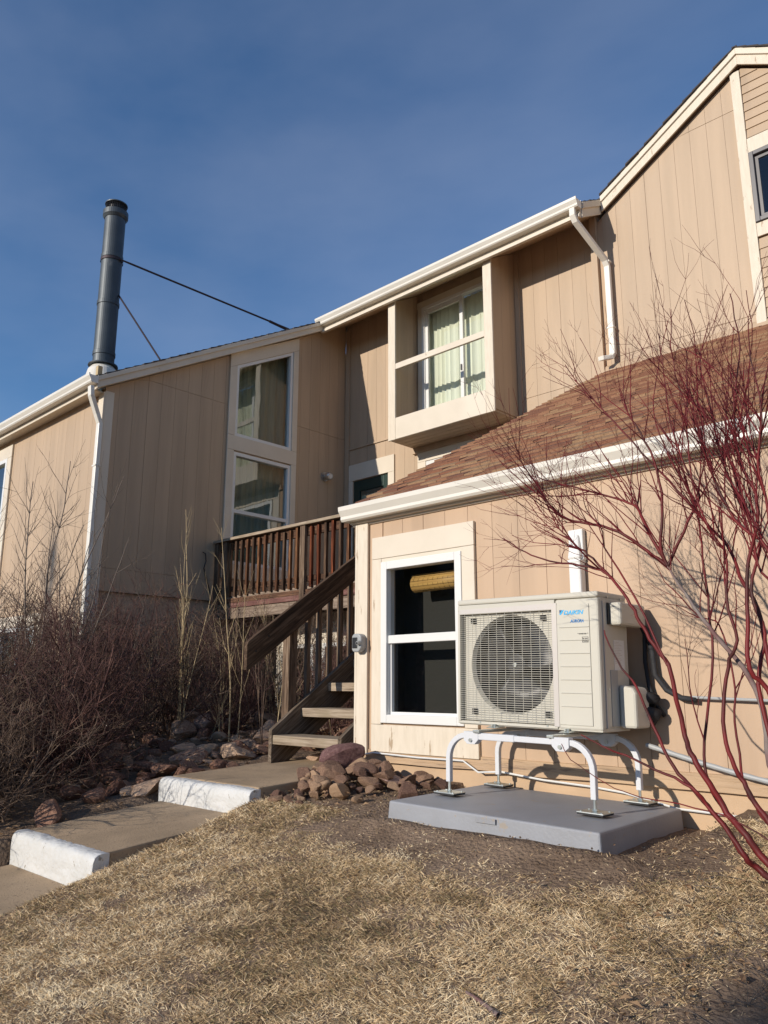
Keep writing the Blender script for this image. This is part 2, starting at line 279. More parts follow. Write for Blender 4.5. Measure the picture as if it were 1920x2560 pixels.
def rock_mat(name, a, b_, c):
    m, nt, b = new_mat(name); N = nt.nodes; L = nt.links; b.inputs['Roughness'].default_value = 0.85; b.inputs['Specular IOR Level'].default_value = 0.3
    tc = N.new('ShaderNodeTexCoord'); oi = N.new('ShaderNodeObjectInfo')
    n = N.new('ShaderNodeTexNoise'); n.inputs['Scale'].default_value = 9; n.inputs['Detail'].default_value = 9; n.inputs['Roughness'].default_value = 0.7; L.new(tc.outputs['Object'], n.inputs['Vector'])
    ad = N.new('ShaderNodeMath'); ad.operation = 'MULTIPLY_ADD'; ad.inputs[1].default_value = 0.5; L.new(oi.outputs['Random'], ad.inputs[0]); 
    sb = N.new('ShaderNodeMath'); sb.operation = 'SUBTRACT'; sb.inputs[1].default_value = 0.25; L.new(n.outputs[0], sb.inputs[0]); L.new(sb.outputs[0], ad.inputs[2])
    r = N.new('ShaderNodeValToRGB'); e = r.color_ramp.elements; e[0].position = 0.3; e[0].color = col(a); e[1].position = 0.72; e[1].color = col(c); q = e.new(0.5); q.color = col(b_)
    L.new(ad.outputs[0], r.inputs[0]); L.new(r.outputs[0], b.inputs['Base Color'])
    n2 = N.new('ShaderNodeTexNoise'); n2.inputs['Scale'].default_value = 30; n2.inputs['Detail'].default_value = 8; L.new(tc.outputs['Object'], n2.inputs['Vector'])
    bp = N.new('ShaderNodeBump'); bp.inputs['Strength'].default_value = 0.6; bp.inputs['Distance'].default_value = 0.01; L.new(n2.outputs[0], bp.inputs['Height']); L.new(bp.outputs[0], b.inputs['Normal'])
    return m
M['rock'] = rock_mat('brown_red_rock', (0.11, 0.06, 0.045), (0.22, 0.13, 0.085), (0.38, 0.25, 0.155))
M['rock_purple'] = rock_mat('purple_rock', (0.10, 0.05, 0.048), (0.19, 0.10, 0.092), (0.36, 0.25, 0.20))
M['rock_bed'] = rock_mat('grey_red_rock', (0.13, 0.062, 0.042), (0.28, 0.155, 0.105), (0.46, 0.32, 0.22))

def shingle_mat(name, attr):
    m, nt, b = new_mat(name); N = nt.nodes; L = nt.links; b.inputs['Roughness'].default_value = 0.92; b.inputs['Specular IOR Level'].default_value = 0.2
    if attr: s = N.new('ShaderNodeAttribute'); s.attribute_name = 'rnd'; so = s.outputs['Fac']
    else: s = N.new('ShaderNodeObjectInfo'); so = s.outputs['Random']
    r = N.new('ShaderNodeValToRGB'); r.color_ramp.interpolation = 'CONSTANT'; e = r.color_ramp.elements
    e[0].color = (0.215, 0.10, 0.06, 1); e[1].position = 0.30; e[1].color = (0.255, 0.132, 0.076, 1)
    for p, c in ((0.50, (0.285, 0.175, 0.10, 1)), (0.68, (0.175, 0.085, 0.056, 1)), (0.82, (0.265, 0.142, 0.084, 1))):
        k = e.new(p); k.color = c
    L.new(so, r.inputs[0])
    tc = N.new('ShaderNodeTexCoord'); n = N.new('ShaderNodeTexNoise'); n.inputs['Scale'].default_value = 160; n.inputs['Detail'].default_value = 3; L.new(tc.outputs['Object'], n.inputs['Vector'])
    mr = N.new('ShaderNodeMapRange'); mr.inputs[1].default_value = 0.3; mr.inputs[2].default_value = 0.7; mr.inputs[3].default_value = 0.72; mr.inputs[4].default_value = 1.3; L.new(n.outputs[0], mr.inputs[0])
    h = N.new('ShaderNodeHueSaturation'); L.new(r.outputs[0], h.inputs['Color']); L.new(mr.outputs[0], h.inputs['Value']); L.new(h.outputs[0], b.inputs['Base Color'])
    bp = N.new('ShaderNodeBump'); bp.inputs['Strength'].default_value = 0.6; bp.inputs['Distance'].default_value = 0.003; L.new(n.outputs[0], bp.inputs['Height']); L.new(bp.outputs[0], b.inputs['Normal'])
    return m
M['shingle'] = shingle_mat('brown_asphalt_shingle', False)
M['shingle_a'] = shingle_mat('brown_asphalt_shingle_field', True)

# ------------------------------------------------------------------ terrain
def smooth(a, b, x):
    t = max(0.0, min(1.0, (x - a) / (b - a))); return t * t * (3 - 2 * t)
def lawn_z(x, y):
    yy = max(y, -4.0)
    z = 0.905 - 0.245 * (3.2 - min(yy, 3.2)) + 0.03 * (max(min(x, -3), -4.3) + 3)
    if -3.3 < x < -1.6 and yy > 3.0: z += (.026 if yy < 3.24 else -.02) * smooth(3.0, 3.2, yy)
    if yy > 3.2: z += (0.10 * (yy - 3.2)) * (1 if x < -3.3 or x > -1.6 else .0)
    return z
def bed_z(x, y):
    yy = max(y, -4.0)
    z = 0.60 + 0.17 * (min(yy, 4.2) - 2) + 0.035 * (-5.35 - max(x, -11))
    if yy > 4.2: z += 0.12 * (min(yy, 6.4) - 4.2)
    return z
def walk_z(y):
    if y > 3.26: return 0.963 + 0.058 * (min(y, 4.5) - 3.33)
    if y > 2.23: return 0.712 + 0.088 * (y - 2.3)
    return 0.52 + 0.09 * (max(y, -4) - 2.22)
def ground_z(x, y, fine=True):
    a = lawn_z(x, y); b = bed_z(x, y); t = smooth(-4.45, -5.25, x)
    z = a * (1 - t) + b * t
    if -5.44 < x < -4.27 and -4 < y < 4.6:
        z = min(z, (walk_z(y) if y > 3.45 else (walk_z(max(2.24, y - .12)) if y > 2.40 else walk_z(min(y, 2.2)))) - 0.05) if y > 2.40 or y < 2.15 else min(z, .45)
        if 3.15 < y < 3.45: z = min(z, .74)
    if fine:
        z += 0.018 * noise.noise((x * 1.7, y * 1.7, 0)) + 0.008 * noise.noise((x * 7, y * 7, 3)) + 0.004 * noise.noise((x * 25, y * 25, 5))
    return z
def build_ground():
    xs = sorted(set([-300, -120, -60, -35, -22, -16] + [round(-13 + i * 0.25, 3) for i in range(28)] + [round(-6 + i * 0.05, 3) for i in range(150)] + [1.5, 2, 2.6, 3.5, 5, 8, 14, 25, 60, 120, 300]))
    ys = sorted(set([-300, -120, -60, -30, -16, -9, -6, -4, -2.5, -1.2, -.4] + [round(0 + i * 0.05, 3) for i in range(92)] + [4.8, 5.2, 5.6, 6, 6.5, 7, 8, 10, 14, 20, 40, 120, 300]))
    V = [(x, y, ground_z(x, y)) for y in ys for x in xs]; nx = len(xs)
    F = [(j * nx + i, j * nx + i + 1, (j + 1) * nx + i + 1, (j + 1) * nx + i) for j in range(len(ys) - 1) for i in range(nx - 1)]
    m, nt, b = new_mat('dry_soil'); N = nt.nodes; L = nt.links; b.inputs['Roughness'].default_value = 0.95; b.inputs['Specular IOR Level'].default_value = 0.15
    tc = N.new('ShaderNodeTexCoord'); n = N.new('ShaderNodeTexNoise'); n.inputs['Scale'].default_value = 3; n.inputs['Detail'].default_value = 10; n.inputs['Roughness'].default_value = 0.7; L.new(tc.outputs['Object'], n.inputs['Vector'])
    r = N.new('ShaderNodeValToRGB'); e = r.color_ramp.elements; e[0].position = 0.35; e[0].color = (0.145, 0.098, 0.066, 1); e[1].position = 0.68; e[1].color = (0.28, 0.20, 0.14, 1); L.new(n.outputs[0], r.inputs[0]); L.new(r.outputs[0], b.inputs['Base Color'])
    n2 = N.new('ShaderNodeTexNoise'); n2.inputs['Scale'].default_value = 55; n2.inputs['Detail'].default_value = 8; L.new(tc.outputs['Object'], n2.inputs['Vector'])
    bp = N.new('ShaderNodeBump'); bp.inputs['Strength'].default_value = 1.0; bp.inputs['Distance'].default_value = 0.02; L.new(n2.outputs[0], bp.inputs['Height']); L.new(bp.outputs[0], b.inputs['Normal'])
    mb = MB(); mb.v = V; mb.f = F; o = mb.build('ground', m, smooth=True); tag(o, kind='structure')
build_ground()

def build_walk():
    walk = thing('concrete_walk', 'sloping tan concrete walk climbing in slabs to the wooden stairs', 'walk', (-4.8, 3, 0.6))
    del walk['category']; del walk['label']; walk['kind'] = 'structure'
    for (y0, y1) in ((3.33, 4.75), (2.28, 3.27), (-3.5, 2.22)):
        n = 1; mb = MB()
        za, zb = (walk_z(y0 + .01), walk_z(y1)) if y0 > 3.3 else ((0.712 + 0.088 * (y0 - 2.3), 0.712 + 0.088 * (y1 - 2.3)) if y0 > 0 else (0.52 + 0.09 * (y0 - 2.22), 0.52))
        mb.hexa([(-5.34, y0, za - 0.3), (-4.30, y0, za - 0.3), (-4.30, y1, zb - 0.3), (-5.34, y1, zb - 0.3), (-5.34, y0, za), (-4.30, y0, za), (-4.30, y1, zb), (-5.34, y1, zb)])
        mb.build('slab', M['conc'], walk, bevel=0.012)
    for (yf, zt, zb, lab) in ((3.245, 0.957, 0.70, 'upper white painted concrete step across the walk, nearest the wooden stairs'), (2.215, 0.712, 0.44, 'lower white painted concrete step across the walk at the lawn edge')):
        mb = MB(); nx = 110; prof = [(0.0, 0), (0.0, 0.05), (0.0, 0.10), (0, 0.15), (0.0, 0.195), (0.003, 0.222), (0.012, 0.242), (0.028, 0.254), (0.055, 0.257), (0.085, 0.257), (0.10, 0.255), (0.101, 0)]
        R = random.Random(int(yf * 100)); V = []; rows = len(prof)
        for i in range(nx + 1):
            t = i / nx; x = -5.37 + t * 1.085
            e = min(t, 1 - t) * nx; ins = 0.006 if e < .5 else 0
            for (py, pz) in prof:
                wob = 0.006 * noise.noise((x * 5, pz * 12, yf)) + 0.003 * noise.noise((x * 22, pz * 40, yf + 3)) + .0015 * noise.noise((x * 60, pz * 90, yf))
                V.append((x, yf + py + wob + ins * (1 if py < .05 else -1) * .5, zb - 0.0 + pz * (zt - zb) / 0.256 + wob * 0.8 - ins * (0.4 if pz > .2 else 0)))
        F = [(i * rows + k, (i + 1) * rows + k, (i + 1) * rows + k + 1, i * rows + k + 1) for i in range(nx) for k in range(rows - 1)]
        F += [tuple(range(rows)), tuple(nx * rows + k for k in range(rows - 1, -1, -1))]
        mb.add(V, F); o = mb.build('concrete_step', M['white_step'], loc=(-4.82, yf, zb), smooth=False)
        for p in o.data.polygons: p.use_smooth = len(p.vertices) == 4
        tag(o, lab, 'step', 'white painted steps on the walk')
build_walk()

# ------------------------------------------------------------------ siding helper
def cells(u0, u1, opens, z0f, z1f):
    br = sorted(set([u0, u1] + [u for o in opens for u in (o[0], o[1]) if u0 < u < u1])); out = []
    for a, b in zip(br[:-1], br[1:]):
        mid = (a + b) / 2; zs = sorted([(o[2], o[3]) for o in opens if o[0] <= mid <= o[1]])
        lo = (z0f(a), z0f(b))
        for (oz0, oz1) in zs:
            if oz0 > max(lo): out.append((a, b, lo, (oz0, oz0)))
            lo = (min(max(oz1, lo[0]), z1f(a)), min(max(oz1, lo[1]), z1f(b)))
        hi = (z1f(a), z1f(b))
        if max(hi) > max(lo) + 0.01: out.append((a, b, lo, (max(hi[0], lo[0]), max(hi[1], lo[1]))))
    return out
def cell_prism(mb, mapf, c, d0, d1, g=0.0):
    a, b, lo, hi = c; a += g; b -= g
    mb.hexa([mapf(a, lo[0], d1), mapf(b, lo[1], d1), mapf(b, lo[1], d0), mapf(a, lo[0], d0), mapf(a, hi[0], d1), mapf(b, hi[1], d1), mapf(b, hi[1], d0), mapf(a, hi[0], d0)])
def wall(parent, mapf, u0, u1, z0f, z1f, opens, mat, joints=(), pitch=0.2032, start=None, boards=True, thick=0.12, name='wall'):
    mb = MB()
    for c in cells(u0, u1, opens, z0f, z1f): cell_prism(mb, mapf, c, -thick, 0)
    wl = mb.build(name, M['back'], parent)
    if not boards: return wl
    u = start if start is not None else u0
    while u < u1 - 0.01:
        a, b = max(u, u0), min(u + pitch, u1)
        if b - a > 0.03:
            zz = [-99] + list(joints) + [99]
            for zl, zh in zip(zz[:-1], zz[1:]):
                runs = []
                for c in cells(a, b, opens, z0f, z1f):
                    lo = tuple(max(q, zl + 0.003) for q in c[2]); hi = tuple(min(q, zh - 0.003) for q in c[3])
                    if max(hi[0] - lo[0], hi[1] - lo[1]) < 0.02 or c[1] - c[0] < 0.015: continue
                    lo = (min(lo[0], hi[0]), min(lo[1], hi[1]))
                    ga = (0.003 if round((a - u0) / pitch) % 6 == 3 else 0.0014) if abs(c[0] - a) < 1e-6 else 0; gb = 0.0014 if abs(c[1] - b) < 1e-6 else 0
                    cc = (c[0] + ga, c[1] - gb, lo, hi)
                    hit = [r for r in runs if any(abs(q[1] - cc[0]) < 1e-4 and min(max(q[3]), max(hi)) > max(min(q[2]), min(lo)) for q in r)]
                    if hit:
                        hit[0].append(cc)
                        for r in hit[1:]: hit[0].extend(r); runs.remove(r)
                    else: runs.append([cc])
                for r in runs:
                    mb = MB()
                    for cc in r: cell_prism(mb, mapf, cc, 0, 0.008)
                    mb.build('siding_board', mat, wl)
        u += pitch
    return wl
def front(Y): return lambda u, z, d: (u, Y - d, z)      # faces -Y, u = x
def side(X): return lambda u, z, d: (X + d, u, z)       # faces +X, u = y
def K(c): return lambda u: c
def lin(u0, z0, s): return lambda u: z0 + s * (u - u0)

GUT = [(0, 0), (0, -0.115), (-0.085, -0.115), (-0.098, -0.10), (-0.098, -0.078), (-0.125, -0.035), (-0.128, -0.004), (-0.122, 0.0), (-0.112, -0.004), (-0.112, -0.02), (-0.01, -0.02)]
def gutter(x0, x1, yback, ztop, parent, s=1.0):
    mb = MB(); mb.prism([(x0, yback + p[0] * s, ztop + p[1] * s) for p in GUT], (x1 - x0, 0, 0))
    o = mb.build('gutter', M['gutter'], parent)
    return o
def board(name, mat, parent, poly, d, bevel=0.003):
    mb = MB(); mb.prism(poly, d); return mb.build(name, mat, parent, bevel=bevel)
def rake(parent, X0, X1, ya, za, yb, zb, h=0.17, h2=0.07, out=0.025, mat='cream', name='rake_board'):
    """two-tier sloping board in a plane of constant x, from (ya,za) to (yb,zb) along its top edge"""
    board(name, M[mat], parent, [(X0, ya, za - h), (X0, yb, zb - h), (X0, yb, zb - h2 + .01), (X0, ya, za - h2 + .01)], (X1 - X0, 0, 0))
    board('drip_board', M[mat], parent, [(X0 - out * 0, ya, za - h2), (X0, yb, zb - h2), (X0, yb, zb), (X0, ya, za)], (X1 - X0 + out, 0, 0))
def courses(parent, x0, x1, y0, z0, slope, length, name='roof_shingles', thick=0.012):
    """dark shingle courses climbing a roof whose edge we see from below"""
    mb = MB(); n = int(length / 0.145); ca = 1 / math.hypot(1, slope)
    R = random.Random(int(x0 * 10)); 
    for i in range(n):
        ya = y0 + i * 0.145 * ca; yb = ya + 0.2 * ca; j = R.uniform(-0.012, 0.012)
        za = z0 + slope * (ya - y0); zb = z0 + slope * (yb - y0)
        mb.hexa([(x0, ya, za + .002), (x1 + j, ya, za + .002), (x1 + j, yb, zb - .004), (x0, yb, zb - .004), (x0, ya, za + thick + .012), (x1 + j, ya, za + thick + .012), (x1 + j, yb, zb + .004), (x0, yb, zb + .004)])
    o = mb.build(name, M['shdark'], parent); o['kind'] = 'stuff'; return o

def window_front(parent, Y, x0, x1, z0, z1, fw=0.06, glassm='glass', rail=None, mull=None, mat='vinyl', name='window', depth=0.07):
    """window facing -Y: frame, panes, optional middle rail or mullion"""
    mb = MB()
    mb.box(x0, x0 + fw, Y - 0.02, Y + depth, z0, z1); mb.box(x1 - fw, x1, Y - 0.02, Y + depth, z0, z1)
    mb.box(x0 + fw, x1 - fw, Y - 0.02, Y + depth, z1 - fw, z1); mb.box(x0 + fw, x1 - fw, Y - 0.02, Y + depth, z0, z0 + fw)
    fr = mb.build(name, M[mat], parent, bevel=0.004)
    a, b, c, d = x0 + fw, x1 - fw, z0 + fw, z1 - fw
    if rail:
        MB().box(a, b, Y + 0.0, Y + 0.05, rail[0], rail[1]).build('meeting_rail', M[mat], fr, bevel=0.003)
        pane_sheet(a, b, Y + 0.030, Y + 0.036, rail[1], d).build('pane', M[glassm], fr); pane_sheet(a, b, Y + 0.044, Y + 0.050, c, rail[0]).build('pane', M[glassm], fr)
    elif mull:
        MB().box(mull[0], mull[1], Y + 0.0, Y + 0.05, c, d).build('mullion', M[mat], fr, bevel=0.003)
        pane_sheet(a, mull[0], Y + 0.03, Y + 0.036, c, d).build('pane', M[glassm], fr); pane_sheet(mull[1], b, Y + 0.044, Y + 0.05, c, d).build('pane', M[glassm], fr)
    else: pane_sheet(a, b, Y + 0.03, Y + 0.036, c, d).build('pane', M[glassm], fr)
    return fr

# ------------------------------------------------------------------ the near single-storey wing
def build_wing():
    Y = 4.25; X0 = -4.295; XR = 2.6
    T = thing('house_wing', 'peach single-storey wing with brown shingled roof behind the heat pump', 'building', (-2, 6, 0.9))
    op = [(-4.05, -3.294, 1.353, 2.515)]
    wall(T, front(Y), X0, XR, K(1.14), K(2.90), op, M['tan'], start=-4.263 - .2032)
    # side wall facing the stairs (left) and the right end
    mb = MB(); mb.box(X0, X0 + 0.12, Y + 0.121, 8.6, 0.9, 2.90); mb.hexa([(X0, Y + .121, 2.9), (X0 + .12, Y + .121, 2.9), (X0 + .12, 8.6, 2.9), (X0, 8.6, 2.9), (X0, Y + .121, 2.93), (X0 + .12, Y + .121, 2.93), (X0 + .12, 8.6, 5.28), (X0, 8.6, 5.28)])
    mb.box(XR - .12, XR, Y + .121, 8.6, 0.9, 2.90); mb.hexa([(XR - .12, Y + .121, 2.9), (XR, Y + .121, 2.9), (XR, 8.6, 2.9), (XR - .12, 8.6, 2.9), (XR - .12, Y + .121, 2.93), (XR, Y + .121, 2.93), (XR, 8.6, 5.28), (XR - .12, 8.6, 5.28)])
    sw = mb.build('end_wall', M['tan'], T)
    for i in range(21):
        y = Y + .13 + i * .2032
        if y + .2 < 8.6: MB().hexa([(X0 - .011, y, 1.0), (X0 - .0005, y, 1.0), (X0 - .0005, y + .195, 1.0), (X0 - .011, y + .195, 1.0), (X0 - .011, y, 2.86 + .5625 * (y - 4.318)), (X0 - .0005, y, 2.86 + .5625 * (y - 4.318)), (X0 - .0005, y + .195, 2.86 + .5625 * (y + .195 - 4.318)), (X0 - .011, y + .195, 2.86 + .5625 * (y + .195 - 4.318))]).build('siding_board', M['tan'], sw)
    # foundation and the peeling sill timber
    MB().box(X0 + .01, XR, Y + .012, Y + .12, 0.55, 1.14).build('foundation', M['found'], T)
    mb = MB(); n = 60
    V = []
    for i in range(n + 1):
        x = X0 + .02 + (XR - X0 - .02) * i / n; j = 0.006 * noise.noise((x * 3, 0, 1)); k = .012 * noise.noise((x * 2, 4, 1))
        V += [(x, Y + .012, 1.075 + k), (x, Y - .022 + j, 1.08 + k), (x, Y - .018 + j, 1.165 + k * .4), (x, Y + .012, 1.175)]
    F = [(i * 4 + a, i * 4 + b, (i + 1) * 4 + b, (i + 1) * 4 + a) for i in range(n) for a, b in ((0, 1), (1, 2), (2, 3))] + [(0, 1, 2, 3), (n * 4 + 3, n * 4 + 2, n * 4 + 1, n * 4)]
    mb.add(V, F); mb.build('sill_timber', M['sill'], T)
    # corner board
    MB().box(X0 - .012, -4.195, Y - .034, Y - .0115, 1.13, 2.845).build('corner_board', M['cream_old'], T, bevel=0.003)
    MB().box(X0 - .034, X0 - .0125, Y - .034, Y + .09, 1.13, 2.845).build('corner_board', M['cream_old'], T, bevel=0.003)
    # window surround: header, two side boards, bottom board
    f0, f1 = Y - .034, Y - .0115
    MB().box(-4.148, -3.183, f0, f1, 2.546, 2.712).build('window_trim', M['cream'], T, bevel=0.003)
    MB().box(-4.148, -4.052, f0, f1, 1.342, 2.544).build('window_trim', M['cream_old'], T, bevel=0.003)
    MB().box(-3.290, -3.183, f0, f1, 1.342, 2.544).build('window_trim', M['cream'], T, bevel=0.003)
    MB().box(-4.15, -3.181, f0, f1, 1.152, 1.340).build('window_trim', M['cream_old'], T, bevel=0.003)
    MB().box(-4.052, -3.29, f0 + .006, f1, 2.516, 2.544).build('window_trim', M['cream'], T)
    wn = window_front(T, Y - .02, -4.05, -3.292, 1.353, 2.516, fw=0.058, rail=(1.913, 1.972), glassm='glass')
    # slim inner lines of the sashes
    mb = MB(); mb.box(-3.992, -3.975, Y + .0, Y + .03, 1.41, 1.913); mb.box(-3.367, -3.35, Y + .0, Y + .03, 1.41, 1.913); mb.box(-3.975, -3.367, Y, Y + .03, 1.411, 1.43)
    mb.build('lower_sash', M['vinyl'], wn)
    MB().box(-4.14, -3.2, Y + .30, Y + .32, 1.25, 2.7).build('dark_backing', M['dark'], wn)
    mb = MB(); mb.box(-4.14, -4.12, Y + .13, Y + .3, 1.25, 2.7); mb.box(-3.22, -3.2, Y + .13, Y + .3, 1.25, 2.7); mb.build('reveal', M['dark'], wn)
    # rolled bamboo blind behind the upper pane
    mb = MB(); mb.tube([(-3.87, Y + .15, 2.35), (-3.27, Y + .15, 2.355)], 0.062, 20); mb.tube([(-3.87, Y + .13, 2.40), (-3.27, Y + .13, 2.405)], 0.02, 8)
    bl = mb.build('rolled_blind', M['blind'], wn, smooth=True)
    mb = MB()
    for i in range(13):
        x = -3.84 + i * .047; mb.tube([(x, Y + .15 - .0635 * math.cos(t), 2.352 + .0635 * math.sin(t)) for t in [k * math.pi / 5 - math.pi / 2 for k in range(6)]], 0.0012, 3)
    for k in range(4):
        t = -1 + k * .6; mb.tube([(-3.87, Y + .15 - .0635 * math.cos(t), 2.352 + .0635 * math.sin(t)), (-3.27, Y + .15 - .0635 * math.cos(t), 2.352 + .0635 * math.sin(t))], 0.001, 3)
    mb.build('blind_stitching', M['rod'], wn)
    # fascia, frieze, gutter
    MB().box(-4.37, XR + .1, 4.225, 4.247, 2.83, 2.99).build('fascia', M['cream'], T, bevel=0.003)
    MB().box(-4.37, XR + .1, 4.195, 4.224, 2.845, 2.868).build('soffit_strip', M['cream'], T, bevel=0.002)
    gutter(-4.405, XR + .12, 4.224, 2.978, T)
    # roof: deck slab and shingles
    s = 0.5625; yb = 8.70; ye = 4.18; zr = lambda y: 3.05 + s * (y - 4.318)
    mb = MB(); mb.hexa([(-4.385, ye, zr(ye) - .075), (XR + .12, ye, zr(ye) - .075), (XR + .12, yb, zr(yb) - .075), (-4.385, yb, zr(yb) - .075), (-4.385, ye, zr(ye) - .006), (XR + .12, ye, zr(ye) - .006), (XR + .12, yb, zr(yb) - .006), (-4.385, yb, zr(yb) - .006)])
    rf = mb.build('roof', M['shdark'], T)
    board('rake_board', M['cream'], T, [(-4.388, ye + .05, zr(ye + .05) - .16), (-4.388, yb - .01, zr(yb - .01) - .16), (-4.388, yb - .01, zr(yb - .01) - .012), (-4.388, ye + .05, zr(ye + .05) - .012)], (.02, 0, 0))
    R = random.Random(3); L = math.hypot(1, s); ex = 0.142; tabs = []
    n = int((yb - ye) * L / ex)
    for i in range(n + 1):
        y0 = ye - .02 + i * ex / L; x = -4.40 - R.uniform(0, .2)
        while x < XR + .12:
            wd = R.choice((0.10, 0.13, 0.16, 0.19, 0.24)); xa = max(x, -4.402); 
            if x + wd > -4.38: tabs.append((xa, min(x + wd - .003, XR + .13), y0, R.random()))
            x += wd
    cs, sn = 1 / L, s / L
    def tabv(xa, xb, y0, t, lift=0.0):
        ln = 0.19; y1 = y0 + ln * cs; 
        if y1 > yb: y1 = yb
        z0 = zr(y0); z1 = zr(y1); d = R.uniform(-.003, .003)
        return [(xa, y0 + d, z0 + .001), (xb, y0 + d, z0 + .001), (xb, y1, z1 - .004), (xa, y1, z1 - .004), (xa, y0 + d - .002, z0 + .013 + t * .012), (xb, y0 + d - .002, z0 + .013 + t * .012), (xb, y1, z1 + .001), (xa, y1, z1 + .001)]
    def seen(tb):
        x, y = (tb[0] + tb[1]) / 2, tb[2]; v = Vector((x, y, zr(y) - CAMZ)); d = v.dot(_f); px = 960 + FPX * v.dot(_r) / d; py = 1280 - FPX * v.dot(_u) / d
        return (0 if (-30 < px < 1950 and 0 < py < 2600) else 1, d)
    tabs.sort(key=seen)
    for tb in tabs[:296]:
        MB().hexa(tabv(tb[0], tb[1], tb[2], tb[3])).build('shingle', M['shingle'], rf)
    mb = MB(); rnd = []
    for tb in tabs[296:]: mb.hexa(tabv(tb[0], tb[1], tb[2], tb[3])); rnd.append(tb[3])
    o = mb.build('shingle_field', M['shingle_a'], rf); o['kind'] = 'stuff'
    at_ = o.data.attributes.new('rnd', 'FLOAT', 'FACE'); at_.data.foreach_set('value', [r for r in rnd for _ in range(6)])
    # flashing where the roof meets the gable wall
    MB().hexa([(-4.40, 8.60, zr(8.60) + .004), (XR, 8.60, zr(8.60) + .004), (XR, 8.64, zr(8.64) + .004), (-4.40, 8.64, zr(8.64) + .004), (-4.40, 8.62, zr(8.60) + .07), (XR, 8.62, zr(8.60) + .07), (XR, 8.64, zr(8.64) + .07), (-4.40, 8.64, zr(8.64) + .07)]).build('flashing', M['tan2'], T)
build_wing()

